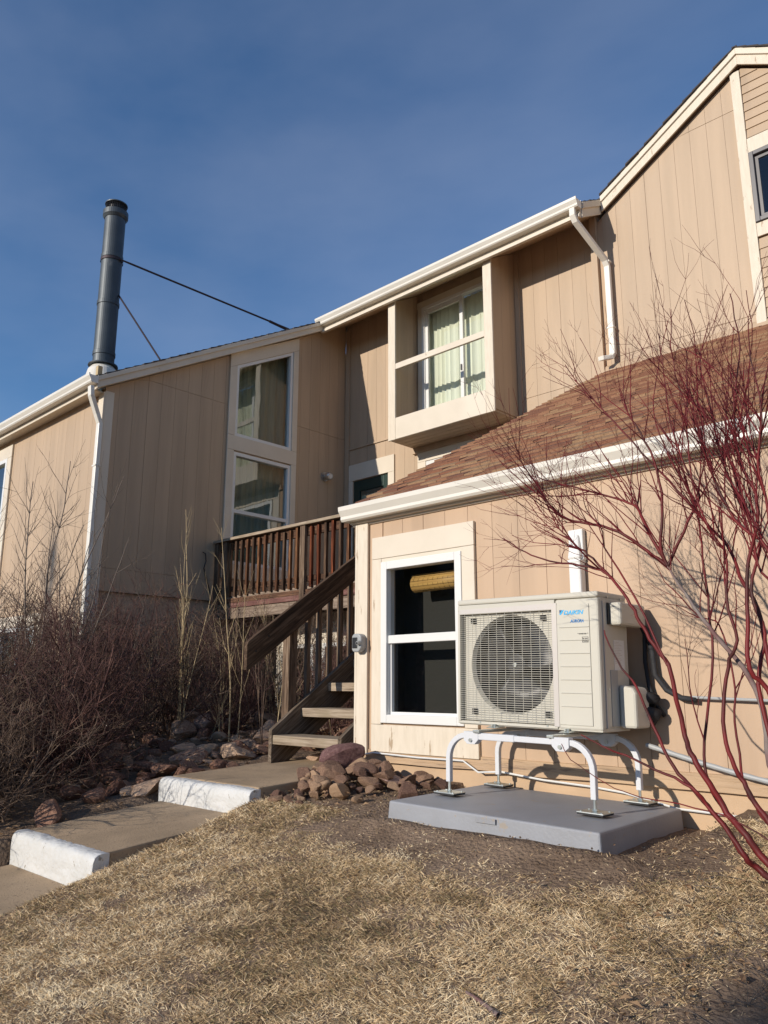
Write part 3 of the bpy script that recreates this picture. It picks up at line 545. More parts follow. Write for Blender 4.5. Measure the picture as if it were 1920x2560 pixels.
# ------------------------------------------------------------------ the main two-storey house
MZ = 5.45
def mroof(y): return MZ + 0.554 * (y - 4.277)
def build_main():
    Y = 8.72; T = thing('townhouse', 'tan two-storey townhouse with projecting white framed balcony bay and gable', 'building', (-6, 9, 1.0))
    X0, X1 = -9.20, -4.39
    sz = mroof(8.72) - .19
    op = [(-9.0, -8.2, 2.80, 4.90), (-7.40, -6.05, 3.3, 4.92), (-7.46, -5.95, 5.62, 7.46)]
    wall(T, front(Y), X0, X1, K(0.7), K(sz), op, M['tan2'], joints=(2.7, 5.464), start=-9.09 - .2032)
    MB().box(X0, -8.07 + .0, Y - .03, Y - .0115, 5.45, 5.478).build('joint_batten', M['tan2'], T)
    # roof slab with sloping soffit
    mb = MB(); mb.hexa([(-9.1, 8.08, mroof(8.08) - .19), (-4.31, 8.08, mroof(8.08) - .19), (-4.31, 12.6, mroof(12.6) - .19), (-9.1, 12.6, mroof(12.6) - .19), (-9.1, 8.08, mroof(8.08) - .005), (-4.31, 8.08, mroof(8.08) - .005), (-4.31, 12.6, mroof(12.6) - .005), (-9.1, 12.6, mroof(12.6) - .005)])
    mb.build('roof', M['tan2'], T)
    courses(T, -9.1, -4.28, 8.03, mroof(8.03), .554, 5)
    MB().box(-9.1, -4.30, 8.055, 8.079, mroof(8.08) - .21, mroof(8.08) - .004).build('fascia', M['cream'], T)
    MB().box(-9.1, -4.30, 8.03, 8.054, mroof(8.08) - .21, mroof(8.08) - .17).build('soffit_strip', M['cream'], T)
    gutter(-9.15, -4.275, 8.054, mroof(8.08) + .012, T, 1.05)
    rake(T, -4.309, -4.287, 8.09, mroof(8.09) + .0, 8.60, mroof(8.60), h=.21, h2=.09, out=.02)
    # inner corner trims
    MB().box(-9.195, -9.10, Y - .032, Y - .0115, 2.8, 7.62).build('corner_trim', M['tan2'], T)
    MB().box(-5.728, -5.66, Y - .034, Y - .0115, 4.9, 7.66).build('corner_trim', M['tan2'], T)
    MB().box(-4.47, -4.385, 8.60, Y - .0115, 4.9, 7.74).build('corner_trim', M['tan2'], T)
    # ---- balcony bay
    yb = 8.122; bx0, bx1 = -7.665, -5.728; fz0, fz1 = 5.165, 7.43
    for xa, xb, zt, zb in ((bx0, -7.522, mroof(yb) - .175, fz0), (-5.868, bx1, mroof(yb) - .175, fz0)):
        MB().box(xa, xb, yb, yb + .03, zb, zt).build('bay_post', M['cream_old'], T, bevel=0.004)
    MB().box(-7.520, -5.870, yb + .002, yb + .03, 5.168, 5.498).build('bay_apron', M['cream'], T, bevel=0.004)
    MB().box(-7.520, -5.870, yb + .004, yb + .045, 6.268, 6.358).build('bay_rail', M['cream'], T, bevel=0.004)
    cap = MB().box(-7.52, -5.87, yb + .031, yb + .10, 5.47, 5.50).build('bay_cap', M['cream'], T)
    def zt(u): return mroof(u) - .2
    wall(T, lambda u, z, d: (bx1 - .012 + d, u, z), yb + .031, Y - .012, K(5.205), zt, [], M['tan2'], thick=.05, start=yb + .031, name='bay_side_wall')
    wall(T, lambda u, z, d: (bx0 + .012 - d, u, z), yb + .031, Y - .012, K(5.205), zt, [], M['tan2'], thick=.05, start=yb + .031, name='bay_side_wall')
    wall(T, lambda u, z, d: (bx0 + .09 + d, u, z), yb + .031, Y - .012, K(5.205), zt, [], M['tan2'], thick=.02, start=yb + .031, name='bay_inner_wall', pitch=.15)
    wall(T, lambda u, z, d: (bx1 - .09 - d, u, z), yb + .031, Y - .012, K(5.205), zt, [], M['tan2'], thick=.02, start=yb + .031, name='bay_inner_wall', pitch=.15)
    fl = MB().box(bx0 + .02, bx1 - .02, yb + .031, Y - .012, 5.195, 5.24).build('bay_floor', M['back'], T)
    for i in range(5):
        MB().box(bx0 + .012, bx1 - .012, yb + .012 + i * .116, yb + .122 + i * .116, 5.172, 5.194).build('soffit_plank', M['tan2'], fl, bevel=.003)
    MB().box(bx0 + .0, bx1 + .02, Y - .06, Y - .012, 5.08, 5.17).build('bay_ledger', M['tan2'], T)
    # bay back window with vertical vanes
    MB().box(-7.56, -5.85, Y - .04, Y - .012, 7.455, 7.56).build('window_header', M['cream'], T, bevel=.003)
    MB().box(-7.55, -7.462, Y - .04, Y - .012, 5.3, 7.453).build('window_trim', M['cream'], T, bevel=.003)
    wn = window_front(T, Y - .03, -7.46, -5.95, 5.62, 7.45, fw=.055, mull=(-6.725, -6.665), glassm='glass')
    MB().box(-7.405, -7.35, Y - .028, Y + .02, 5.68, 7.39).build('sash_stile', M['vinyl'], wn, bevel=.003)
    MB().box(-7.35, -6.725, Y - .02, Y + .02, 7.33, 7.39).build('sash_rail', M['vinyl'], wn)
    MB().box(-6.708, -6.69, Y - .05, Y - .03, 6.19, 6.28).build('latch', M['bronze'], wn)
    R = random.Random(5)
    for i in range(17):
        x = -7.38 + i * .083; an = R.uniform(-.25, .5); c, s_ = .044 * math.cos(an), .044 * math.sin(an)
        mb = MB(); yy = Y + .10
        V = []
        for k in range(5):
            t = k / 4 * 2 - 1; V += [(x + c * t, yy + s_ * t + .008 * (1 - t * t), 5.62), (x + c * t, yy + s_ * t + .008 * (1 - t * t), 7.42)]
        mb.add(V, [(2 * k, 2 * k + 2, 2 * k + 3, 2 * k + 1) for k in range(4)]); o = mb.build('blind_vane', M['vane'], wn)
        sm = o.modifiers.new('solid', 'SOLIDIFY'); sm.thickness = .0015
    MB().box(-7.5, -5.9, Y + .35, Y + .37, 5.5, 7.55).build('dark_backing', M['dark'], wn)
    # ---- entrance door
    t0, t1 = Y - .036, Y - .0115
    MB().box(-9.09, -8.07, t0, t1, 4.905, 5.18).build('door_trim', M['cream'], T, bevel=.003)
    MB().box(-9.09, -9.0, t0, t1, 2.80, 4.903).build('door_trim', M['cream'], T, bevel=.003)
    MB().box(-8.2, -8.07, t0, t1, 2.80, 4.903).build('door_trim', M['cream'], T, bevel=.003)
    mb = MB(); mb.box(-9.0, -8.87, Y + .0, Y + .045, 2.80, 4.90); mb.box(-8.33, -8.2, Y, Y + .045, 2.8, 4.9); mb.box(-8.87, -8.33, Y, Y + .045, 4.72, 4.9); mb.box(-8.87, -8.33, Y, Y + .045, 2.8, 3.2)
    dr = mb.build('door', M['greendoor'], T, bevel=.004)
    pane_sheet(-8.87, -8.33, Y + .02, Y + .026, 3.2, 4.72).build('pane', M['glass'], dr)
    mb = MB(); V = []; n = 48
    for k in range(n + 1):
        x = -8.87 + .54 * k / n; yy = Y + .06 + .012 * math.sin(k * .9) + .006 * math.sin(k * 2.3); V += [(x, yy, 3.1), (x, yy, 4.66)]
    mb.add(V, [(2 * k, 2 * k + 2, 2 * k + 3, 2 * k + 1) for k in range(n)]); mb.build('door_curtain', M['curtain'], dr)
    tube = MB().tube([(-8.27, Y - .05, 3.8), (-8.27, Y - .05, 3.86), (-8.27, Y, 3.9)], .012, 8).build('handle', M['lamp'], dr)
    # lower window right of the door
    MB().box(-7.58, -5.9, t0, t1, 4.935, 5.115).build('window_trim', M['cream'], T, bevel=.003)
    MB().box(-7.58, -7.42, t0, t1, 3.1, 4.933).build('window_trim', M['cream'], T, bevel=.003)
    window_front(T, Y - .03, -7.40, -6.05, 3.3, 4.92, fw=.06, glassm='glass')
    # ---- gable wall
    Yg = 8.66; ax, az = -2.445, 8.985; gs = .61
    gx0, gx1 = -4.385, -0.505
    def gt(u): return az - .22 - gs * abs(u - ax)
    wo = [(-2.44, -1.35, 6.70, 7.585)]
    wall(T, front(Yg), gx0, -2.55, K(2.9), gt, [], M['tan2'], joints=(5.64, 8.255), start=-4.314, name='gable_wall')
    gb = wall(T, front(Yg), -2.55, gx1, K(2.9), gt, wo, M['tan2'], boards=False, name='gable_wall')
    # horizontal lap boards to the right of the corner board
    z = 5.56; i = 0
    while z < 8.8:
        for (xa, xb) in ((-2.445, gx1),):
            h = ax and z; top = z + .118
            segs = [(xa, xb)]
            if z + .118 > 6.53 and z < 7.79: segs = [(-1.22, xb)]
            for (a, b) in segs:
                lim = lambda u: az - .24 - gs * abs(u - ax)
                xr = min(b, ax + (az - .24 - z) / gs)
                if xr - a < .1: continue
                MB().hexa([(a, Yg - .026, z), (xr, Yg - .026, z), (xr, Yg - .001, z), (a, Yg - .001, z), (a, Yg - .012, top + .012), (min(xr, max(a, ax + (az - .24 - top) / gs)), Yg - .012, top + .012), (min(xr, max(a, ax + (az - .24 - top) / gs)), Yg - .001, top + .012), (a, Yg - .001, top + .012)]).build('lap_board', M['tan2'], gb)
        z += .118
    MB().box(-2.552, -2.446, Yg - .045, Yg - .0115, 5.50, az - .27).build('corner_board', M['cream_old'], T, bevel=.003)
    MB().box(-2.444, -1.25, Yg - .045, Yg - .0265, 7.59, 7.782).build('window_trim', M['cream_old'], T, bevel=.003)
    MB().box(-2.444, -1.25, Yg - .045, Yg - .0265, 6.53, 6.695).build('window_trim', M['cream_old'], T, bevel=.003)
    g = window_front(T, Yg - .05, -2.44, -1.35, 6.70, 7.585, fw=.05, mat='bronze', glassm='glass')
    mb = MB(); mb.box(-2.388, -2.35, Yg - .03, Yg + .02, 6.752, 7.53); mb.box(-2.35, -1.41, Yg - .03, Yg + .02, 7.49, 7.53); mb.box(-2.35, -1.41, Yg - .03, Yg + .02, 6.752, 6.79); mb.build('inner_sash', M['bronze'], g)
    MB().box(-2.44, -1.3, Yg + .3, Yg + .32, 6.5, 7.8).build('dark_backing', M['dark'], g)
    # gable rakes: two tiers, both slopes, plane facing -y
    Yr = 8.575; ex0 = -4.27
    def gz(u): return az - gs * abs(u - ax)
    for (ua, ub) in ((ex0, ax), (ax, gx1 - .1)):
        board('rake_board', M['cream_old'], T, [(ua, Yr, gz(ua) - .215), (ub, Yr, gz(ub) - .215), (ub, Yr, gz(ub) - .08), (ua, Yr, gz(ua) - .08)], (0, .022, 0))
        board('drip_board', M['cream'], T, [(ua, Yr - .022, gz(ua) - .085), (ub, Yr - .022, gz(ub) - .085), (ub, Yr - .022, gz(ub)), (ua, Yr - .022, gz(ua))], (0, .044, 0))
        mb = MB(); mb.hexa([(ua, Yr + .022, gz(ua) - .16), (ub, Yr + .022, gz(ub) - .16), (ub, 13, gz(ub) - .16), (ua, 13, gz(ua) - .16), (ua, Yr + .022, gz(ua) - .004), (ub, Yr + .022, gz(ub) - .004), (ub, 13, gz(ub) - .004), (ua, 13, gz(ua) - .004)])
        mb.build('gable_roof', M['back'], T)
        mb = MB(); L = math.hypot(ub - ua, gz(ub) - gz(ua)); n = int(L / .145); R = random.Random(int(ua * 9))
        for i in range(n + 1):
            t0_, t1_ = min(i / n, .985), min(1.0, (i + 1.35) / n)
            if ua == ax: q0, q1 = ax + (ub - ax) * (1 - t0_), ax + (ub - ax) * (1 - t1_)
            else: q0, q1 = ua + (ub - ua) * t0_, ua + (ub - ua) * t1_
            zf = lambda u: gz(u) if (u <= ax) == (ua != ax) else az + gs * abs(u - ax)
            j = R.uniform(-.015, .01)
            a_, b_ = (q0, zf(q0)), (q1, zf(q1))
            mb.hexa([(a_[0], Yr - .04 + j, a_[1] + .002), (b_[0], Yr - .04 + j, b_[1] - .002), (b_[0], 13, b_[1] - .002), (a_[0], 13, a_[1] + .002), (a_[0], Yr - .04 + j, a_[1] + .028), (b_[0], Yr - .04 + j, b_[1] + .008), (b_[0], 13, b_[1] + .008), (a_[0], 13, a_[1] + .028)])
        o = mb.build('roof_shingles', M['shdark'], T); o['kind'] = 'stuff'
    # rest of the shell: right end, back, floors (kept plain, out of sight)
    MB().box(gx1 - .12, gx1 - .0, Yg + .13, 12.5, .7, 7.6).build('end_wall', M['tan2'], T)
    MB().box(-9.2, gx1, 12.4, 12.52, .7, 9.6).build('back_wall', M['tan2'], T)
    MB().box(-9.08, gx1 - .13, Y + .13, 12.39, 5.1, 5.2).build('floor', M['dark'], T)
    # ---- downspout from the gutter end down to the wing roof
    p = [at(1429, 515, 8.02), at(1431, 545, 8.02), at(1438, 556, 8.06), at(1494, 622, 8.545), at(1503, 640, 8.56), at(1514.5, 910, 8.56)]
    pts = [(-4.36, 7.985, 7.46), (-4.36, 7.985, 7.36), (-4.35, 8.02, 7.29), (-4.245, 8.53, 6.93), (-4.24, 8.575, 6.85), (-4.24, 8.575, 5.66), (-4.25, 8.53, 5.60), (-4.33, 8.42, 5.575)]
    mb = MB(); mb.sweep_rect(pts, (1, 0.0, 0), .028, .038); o = mb.build('downspout', M['gutter'], T, bevel=.008)
    MB().box(-4.285, -4.195, 8.54, 8.605, 6.9, 6.925).build('downspout_strap', M['gutter'], T)
    MB().box(-4.285, -4.195, 8.54, 8.605, 6.0, 6.02).build('downspout_strap', M['gutter'], T)
build_main()

# ------------------------------------------------------------------ the left house, projecting forward
def build_left():
    Xs = -9.22; Yf = 4.45; T = thing('end_townhouse', 'tan end townhouse with shaded side wall and tall stacked windows, left of the deck', 'building', (-11, 7, 0.9))
    zt = lambda u: mroof(u) - .16
    opens = [(6.46, 7.53, 5.24, 6.30), (6.47, 7.53, 3.32, 4.965)]
    # upper window is a trapezium: fill the triangular remainder with a header, so the opening is cut to its tallest rectangle and the slope is trimmed
    opens[0] = (6.46, 7.53, 5.24, 6.82)
    wall(T, side(Xs), Yf + .0, 8.70, K(2.80), zt, opens, M['tan2'], joints=(3.05, 5.655), start=4.434, pitch=.205, name='side_wall')
    wall(T, side(Xs - .03), Yf, 8.70, K(0.6), K(2.76), [], M['found'], boards=False, name='lower_wall')
    MB().box(Xs, Xs + .022, Yf + .12, 8.70, 2.762, 2.80).build('water_table', M['tan2'], T)
    # front wall
    wo = [(-13.15, -12.2, 3.2, 5.03), (-11.75, -10.6, 1.7, 2.4)]
    wall(T, front(Yf), -16.5, Xs - .0, K(0.5), K(5.33), wo, M['tan2'], joints=(2.72,), start=-16.443, pitch=.248, name='front_wall')
    t0, t1 = Yf - .036, Yf - .0115
    MB().box(-13.3, -12.05, t0, t1, 5.03, 5.22).build('window_trim', M['cream'], T, bevel=.003)
    MB().box(-12.2, -12.05, t0, t1, 3.2, 5.028).build('window_trim', M['cream'], T, bevel=.003)
    MB().box(-13.3, -13.15, t0, t1, 3.2, 5.028).build('window_trim', M['cream'], T, bevel=.003)
    MB().box(-13.3, -12.05, t0, t1, 3.02, 3.198).build('window_trim', M['cream'], T, bevel=.003)
    w1 = window_front(T, Yf - .02, -13.15, -12.2, 3.2, 5.03, rail=(4.05, 4.11), glassm='glass2'); MB().box(-13.3, -12.1, Yf + .25, Yf + .27, 3, 5.2).build('dark_backing', M['curtain'], w1)
    MB().box(-11.9, -10.45, t0, t1, 2.405, 2.56).build('window_trim', M['cream'], T, bevel=.003)
    MB().box(-10.6, -10.45, t0, t1, 1.6, 2.403).build('window_trim', M['cream'], T, bevel=.003)
    MB().box(-11.9, -11.75, t0, t1, 1.6, 2.403).build('window_trim', M['cream'], T, bevel=.003)
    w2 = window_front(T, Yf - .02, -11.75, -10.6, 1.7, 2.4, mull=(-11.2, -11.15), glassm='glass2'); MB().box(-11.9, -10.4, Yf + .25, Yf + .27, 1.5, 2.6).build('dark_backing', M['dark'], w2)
    # roof
    x0 = -16.6; x1 = -9.10
    mb = MB(); mb.hexa([(x0, 4.29, mroof(4.29) - .15), (x1, 4.29, mroof(4.29) - .15), (x1, 12.6, mroof(12.6) - .15), (x0, 12.6, mroof(12.6) - .15), (x0, 4.29, mroof(4.29) - .005), (x1, 4.29, mroof(4.29) - .005), (x1, 12.6, mroof(12.6) - .005), (x0, 12.6, mroof(12.6) - .005)])
    mb.build('roof', M['cream'], T)
    courses(T, x0, -9.06, 4.24, mroof(4.24), .554, 9.2)
    MB().box(x0, x1, 4.268, 4.289, mroof(4.28) - .17, mroof(4.28) - .004).build('fascia', M['cream'], T)
    MB().box(x0, -9.24, 4.29, 4.44, 5.305, 5.325).build('soffit', M['cream'], T)
    gutter(x0, -9.055, 4.267, mroof(4.28) + .005, T, 1.0)
    rake(T, -9.10, -9.078, 4.27, mroof(4.27), 8.05, mroof(8.05), h=.155, h2=.062, out=.022)
    # corner boards
    MB().box(Xs - .10, Xs + .034, Yf - .034, Yf - .0115, .7, 5.31).build('corner_board', M['cream'], T, bevel=.003)
    MB().box(Xs + .0115, Xs + .034, Yf - .0105, Yf + .11, .7, 5.33).build('corner_board', M['cream'], T, bevel=.003)
    # side window surrounds
    a, b = 6.335, 7.637; d0, d1 = Xs + .0115, Xs + .036
    hz = lambda y: 6.446 + .523 * (y - 6.322)
    board('window_trim', M['cream'], T, [(d0, a, hz(a) - .21), (d0, b, hz(b) - .21), (d0, b, hz(b)), (d0, a, hz(a))], (.025, 0, 0))
    board('window_trim', M['cream'], T, [(d0, a, 5.208), (d0, 6.458, 5.208), (d0, 6.458, hz(6.458) - .213), (d0, a, hz(a) - .213)], (.025, 0, 0))
    board('window_trim', M['cream'], T, [(d0, 7.533, 5.208), (d0, b, 5.208), (d0, b, hz(b) - .213), (d0, 7.533, hz(7.533) - .213)], (.025, 0, 0))
    MB().box(d0, d1, a, b, 4.985, 5.205).build('window_trim', M['cream'], T, bevel=.003)
    MB().box(d0, d1, a, 6.458, 3.10, 4.983).build('window_trim', M['cream'], T, bevel=.003)
    MB().box(d0, d1, 7.533, b, 3.10, 4.983).build('window_trim', M['cream'], T, bevel=.003)
    MB().box(d0, d1, 6.46, 7.531, 3.10, 3.315).build('window_trim', M['cream'], T, bevel=.003)
    # upper trapezium window
    def bar(mb, y0, z0, y1, z1, wd, x0_, x1_):     # bar whose lower edge runs (y0,z0)->(y1,z1)
        mb.prism([(x0_, y0, z0), (x0_, y1, z1), (x0_, y1, z1 + wd), (x0_, y0, z0 + wd)], (x1_ - x0_, 0, 0))
    mb = MB(); fx0, fx1 = Xs - .06, Xs + .022; top = lambda y: hz(y) - .213
    bar(mb, 6.46, 5.208, 7.531, 5.208, .045, fx0, fx1); mb.prism([(fx0, 6.46, 5.253), (fx0, 6.505, 5.253), (fx0, 6.505, top(6.505) - .05), (fx0, 6.46, top(6.46) - .05)], (fx1 - fx0, 0, 0))
    mb.prism([(fx0, 7.486, 5.253), (fx0, 7.531, 5.253), (fx0, 7.531, top(7.531) - .05), (fx0, 7.486, top(7.486) - .05)], (fx1 - fx0, 0, 0)); bar(mb, 6.46, top(6.46) - .05, 7.531, top(7.531) - .05, .05, fx0, fx1)
    u = mb.build('window', M['vinyl'], T)
    MB().add([(Xs - .03, 6.5, 5.25), (Xs - .03, 7.49, 5.25), (Xs - .03, 7.49, top(7.49) - .045), (Xs - .03, 6.5, top(6.5) - .045)], [(0, 1, 2, 3)]).build('pane', M['glass2'], u)
    # lower window with a meeting rail
    mb = MB(); mb.box(fx0, fx1, 6.46, 6.51, 3.317, 4.965); mb.box(fx0, fx1, 7.48, 7.531, 3.317, 4.965); mb.box(fx0, fx1, 6.51, 7.48, 4.915, 4.965); mb.box(fx0, fx1, 6.51, 7.48, 3.317, 3.36)
    l = mb.build('window', M['vinyl'], T)
    MB().box(fx0 + .02, fx1 - .005, 6.51, 7.48, 4.06, 4.11).build('meeting_rail', M['vinyl'], l)
    pane_sheet(Xs - .03, Xs - .025, 6.51, 7.48, 4.11, 4.915).build('pane', M['glass2'], l); pane_sheet(Xs - .045, Xs - .04, 6.51, 7.48, 3.36, 4.06).build('pane', M['glass2'], l)
    # curtains and a roller shade behind them
    for par, z0, z1, yy0, yy1 in ((u, 5.1, 6.9, 6.4, 7.62), (l, 3.2, 5.0, 6.4, 7.62)):
        mb = MB(); V = []; n = 70
        for k in range(n + 1):
            y = yy0 + (yy1 - yy0) * k / n; x = Xs - .20 + .025 * math.sin(k * .62) + .012 * math.sin(k * 1.7 + z0)
            zt_ = min(z1, mroof(y) - .22); V += [(x, y, z0), (x + .008 * math.sin(k * .5), y, (z0 + zt_) / 2), (x, y, zt_)]
        mb.add(V, [(3 * k + j, 3 * k + 3 + j, 3 * k + 4 + j, 3 * k + 1 + j) for k in range(n) for j in (0, 1)])
        mb.build('curtain', M['curtain'], par, smooth=True)
    # downspout at the front corner
    pts = [(-9.10, 4.20, 5.30), (-9.10, 4.21, 5.18), (-9.16, 4.33, 4.98), (-9.17, 4.385, 4.86), (-9.17, 4.385, 1.0)]
    MB().sweep_rect(pts, (1, 0, 0), .028, .04).build('downspout', M['gutter'], T, bevel=.008)
    for z in (4.3, 3.0, 1.9): MB().box(-9.22, -9.12, 4.35, 4.415, z, z + .02).build('downspout_strap', M['gutter'], T)
    MB().box(-9.16, -9.10, 4.27, 4.33, 5.44, 5.60).build('eave_block', M['straw'], T)
    MB().box(-16.5, -16.38, Yf + .13, 12.4, .5, 5.33).build('end_wall', M['tan2'], T); MB().box(-16.5, -9.3, 12.4, 12.52, .5, 9.6).build('back_wall', M['tan2'], T)
    MB().box(-16.3, -9.35, Yf + .13, 12.3, 2.9, 3.0).build('floor', M['dark'], T); MB().box(-11.5, -11.4, Yf + .13, 12.3, 3.0, 5.2).build('inner_wall', M['dark'], T)
    return T
build_left()

# ------------------------------------------------------------------ chimney pipe with guy rods
def build_chimney():
    x, y = -10.40, 4.95; zb = 5.86; T = thing('chimney_pipe', 'tall grey metal chimney pipe rising behind the left gutter', 'chimney', (x, y, zb))
    r = .155
    seams = [6.05, 6.52, 7.28, 8.05, 8.62]
    zs = [5.8] + seams[1:]
    for a, b in zip([5.8, 6.36, 7.16, 7.92], [6.36, 7.16, 7.92, 8.62]):
        MB().tube([(x, y, a), (x, y, b - .004)], r - .003, 36).build('pipe_section', M['flue'], T, smooth=False)
    for z in (6.36, 7.16, 7.92):
        MB().tube([(x, y, z - .035), (x, y, z - .03), (x, y, z + .025), (x, y, z + .03)], [r, r + .006, r + .006, r], 36, cap=False).build('locking_band', M['flue'], T)
    MB().tube([(x, y, 8.56), (x, y, 8.60), (x, y, 8.68), (x, y, 8.69)], [r + .005, r + .03, r + .03, r + .01], 36).build('cap_collar', M['flue'], T)
    cap = MB().tube([(x, y, 8.80), (x, y, 8.815), (x, y, 8.84)], [r + .01, r + .012, r * .6], 36).build('rain_cap', M['flue'], T)
    MB().tube([(x, y, 8.69), (x, y, 8.80)], r * .72, 24).build('inner_liner', M['black'], T)
    mb = MB()
    for k in range(36):
        a = k / 36 * 2 * math.pi; mb.tube([(x + (r - .004) * math.cos(a), y + (r - .004) * math.sin(a), 8.69), (x + (r - .004) * math.cos(a), y + (r - .004) * math.sin(a), 8.80)], .003, 4)
    for z in (8.715, 8.745, 8.775): mb.tube([(x + (r - .004) * math.cos(k / 24 * 2 * math.pi), y + (r - .004) * math.sin(k / 24 * 2 * math.pi), z) for k in range(25)], .003, 4, cap=False)
    mb.build('spark_mesh', M['black'], T)
    MB().tube([(x, y, 5.70), (x, y, 6.10), (x, y, 6.16)], [.30, r + .05, r + .002], 32).build('flashing_cone', M['gutter'], T)
    MB().tube([(x, y, 6.17), (x, y, 6.19), (x, y, 6.21)], [r + .055, r + .05, r], 32).build('storm_collar', M['flue'], T)
    # bands and two guy rods
    h1 = 7.86; e1 = atx(722, 823, -9.45); e2 = atx(400, 899, -9.4)
    MB().tube([(x, y, h1 - .02), (x, y, h1 + .02)], r + .009, 36, cap=False).build('rod_band', M['rod'], T)
    p0 = Vector((x + r, y + .03, h1)); mb = MB(); mb.tube([p0, p0 + (e1 - p0) * .07, e1], [.012, .015, .015], 6); mb.tube([e1 - (e1 - p0).normalized() * .35, e1 + Vector((0, 0, -.02))], .022, 6); mb.build('guy_rod', M['rod'], T)
    h2 = 7.30; p1 = Vector((x + r * .8, y + .09, h2)); MB().tube([p1, e2], .013, 6).build('guy_rod', M['rod'], T)
build_chimney()

# ------------------------------------------------------------------ deck and stairs
def build_deck():
    Yd = 6.22; xl, xr = -9.18, -4.42; fz = 2.80
    T = thing('wooden_deck', 'raised redwood deck with upright balusters in front of the entrance door', 'deck', (-7, 7.4, 1.0))
    for i in range(17):
        y = Yd + .02 + i * .147
        if y + .14 < 8.70: MB().box(xl, xr, y, y + .14, fz - .035, fz).build('deck_board', M['beam'], T)
    MB().box(-8.74, xr, Yd - .02, Yd + .018, 2.632, 2.695).build('edge_board', M['fascia_red'], T, bevel=.003)
    MB().box(xl, xr, Yd - .005, Yd + .018, 2.697, 2.762).build('edge_board', M['rail_x'], T, bevel=.003)
    MB().box(-8.74, xr, Yd - .0, Yd + .07, 2.49, 2.631).build('beam', M['beam'], T, bevel=.004)
    MB().box(xl, -8.742, Yd - .0, Yd + .07, 2.49, 2.74).build('beam', M['wood_y'], T, bevel=.004)
    for i in range(9):
        x = -8.9 + i * .55; MB().box(x, x + .04, Yd + .072, 8.69, 2.55, 2.764).build('joist', M['beam'], T)
    for x in (-8.8, -6.6, -4.6): MB().box(x, x + .09, Yd + .08, Yd + .17, .7, 2.56).build('support_post', M['wood_z'], T)
    # railing
    MB().box(xl, -5.20, Yd - .05, Yd + .09, 3.552, 3.59).build('cap_rail', M['wood_x'], T, bevel=.004)
    MB().box(xl, -5.22, Yd + .022, Yd + .06, 3.43, 3.548).build('sub_rail', M['rail_x'], T)
    MB().box(xl, -5.22, Yd + .022, Yd + .06, 2.86, 2.93).build('sub_rail', M['rail_x'], T)
    for x in (-9.17, -8.97): MB().box(x, x + .09, Yd - .02, Yd + .02, 2.55, 3.55).build('rail_post', M['wood_z'], T, bevel=.004)
    MB().box(-7.335, -7.245, Yd - .03, Yd + .02, 2.45, 3.55).build('rail_post', M['wood_z'], T, bevel=.004)
    MB().box(-5.31, -5.22, Yd - .03, Yd + .06, 2.45, 3.55).build('rail_post', M['wood_z'], T, bevel=.004)
    R = random.Random(9); xs = [-8.83 + i * .1265 for i in range(12)] + [-7.17 + i * .131 for i in range(15)]
    for x in xs:
        if -8.9 < x < -5.33: 
            w_ = .038; j = R.uniform(-.004, .004); MB().box(x + j, x + j + w_, Yd - .018, Yd + .02, 2.79 + R.uniform(-.01, .01), 3.535 + R.uniform(-.02, .01)).build('baluster', M['wood_red'], T, bevel=.002)
    # side railing along the right of the stairs head and return along the wing
    S = thing('wooden_staircase', 'weathered open wooden stairs climbing from the walk to the deck', 'stairs', (-4.8, 4.2, 1.0))
    xL, xR = -5.226, -4.41; sl = .70
    tf = [(4.168 + i * .30, 1.222 + i * .209) for i in range(8)]
    def strg(x0, x1, zadd=0.0, y0=4.163):
        # stringer: plumb-cut foot, sloping top and bottom edges
        ztop = 1.262 + zadd; ye = 6.19
        mb = MB(); mb.prism([(x0, y0, 1.00), (x0, y0 + .17, 1.00), (x0, ye, ztop + sl * (ye - y0) - .36), (x0, ye, ztop + sl * (ye - y0)), (x0, y0, ztop)], (x1 - x0, 0, 0)); return mb
    strg(xL - .04, xL).build('stringer', M['wood_y'], S, bevel=.004)
    strg(-4.445, -4.405, -.03).build('stringer', M['wood_y'], S, bevel=.004)
    for sx in (-4.445,):
        MB().tube([(sx - .001, 4.30, 1.16), (sx - .012, 4.30, 1.16)], .012, 12).build('bolt', M['zinc'], S)
    MB().tube([(-4.404, 4.30, 1.16), (-4.396, 4.30, 1.16)], .014, 12).build('bolt', M['zinc'], S)
    for i, (y, z) in enumerate(tf):
        mb = MB(); mb.box(xL, -4.446, y + .005, y + .285, z - .072, z); mb.build('tread', M['wood_x'], S, bevel=.006)
    # posts, handrail plank, balusters on the left
    MB().box(xL - .13, xL - .042, 4.36, 4.45, 1.05, 2.20).build('stair_post', M['wood_z'], S, bevel=.004)
    MB().box(xL - .13, xL - .042, 6.05, 6.14, 2.3, 3.5).build('stair_post', M['wood_z'], S, bevel=.004)
    # plank: tip at y 3.90, z 1.745-1.965, slope .70
    hz = lambda y: 1.965 + sl * (y - 3.90)
    mb = MB(); mb.prism([(xL - .04, 3.885, 1.735), (xL - .04, 3.93, 1.745), (xL - .04, 6.17, hz(6.17) - .215), (xL - .04, 6.17, hz(6.17)), (xL - .04, 3.90, 1.965), (xL - .04, 3.885, 1.94)], (.04, 0, 0))
    mb.build('handrail', M['rail_y'], S, bevel=.004)
    for (yy, dz) in ((3.975, .10), (4.10, .06)): MB().tube([(xL + .0005, yy, hz(yy) - dz - .03), (xL + .004, yy, hz(yy) - dz - .03)], .010, 10).build('bolt', M['black'], S)
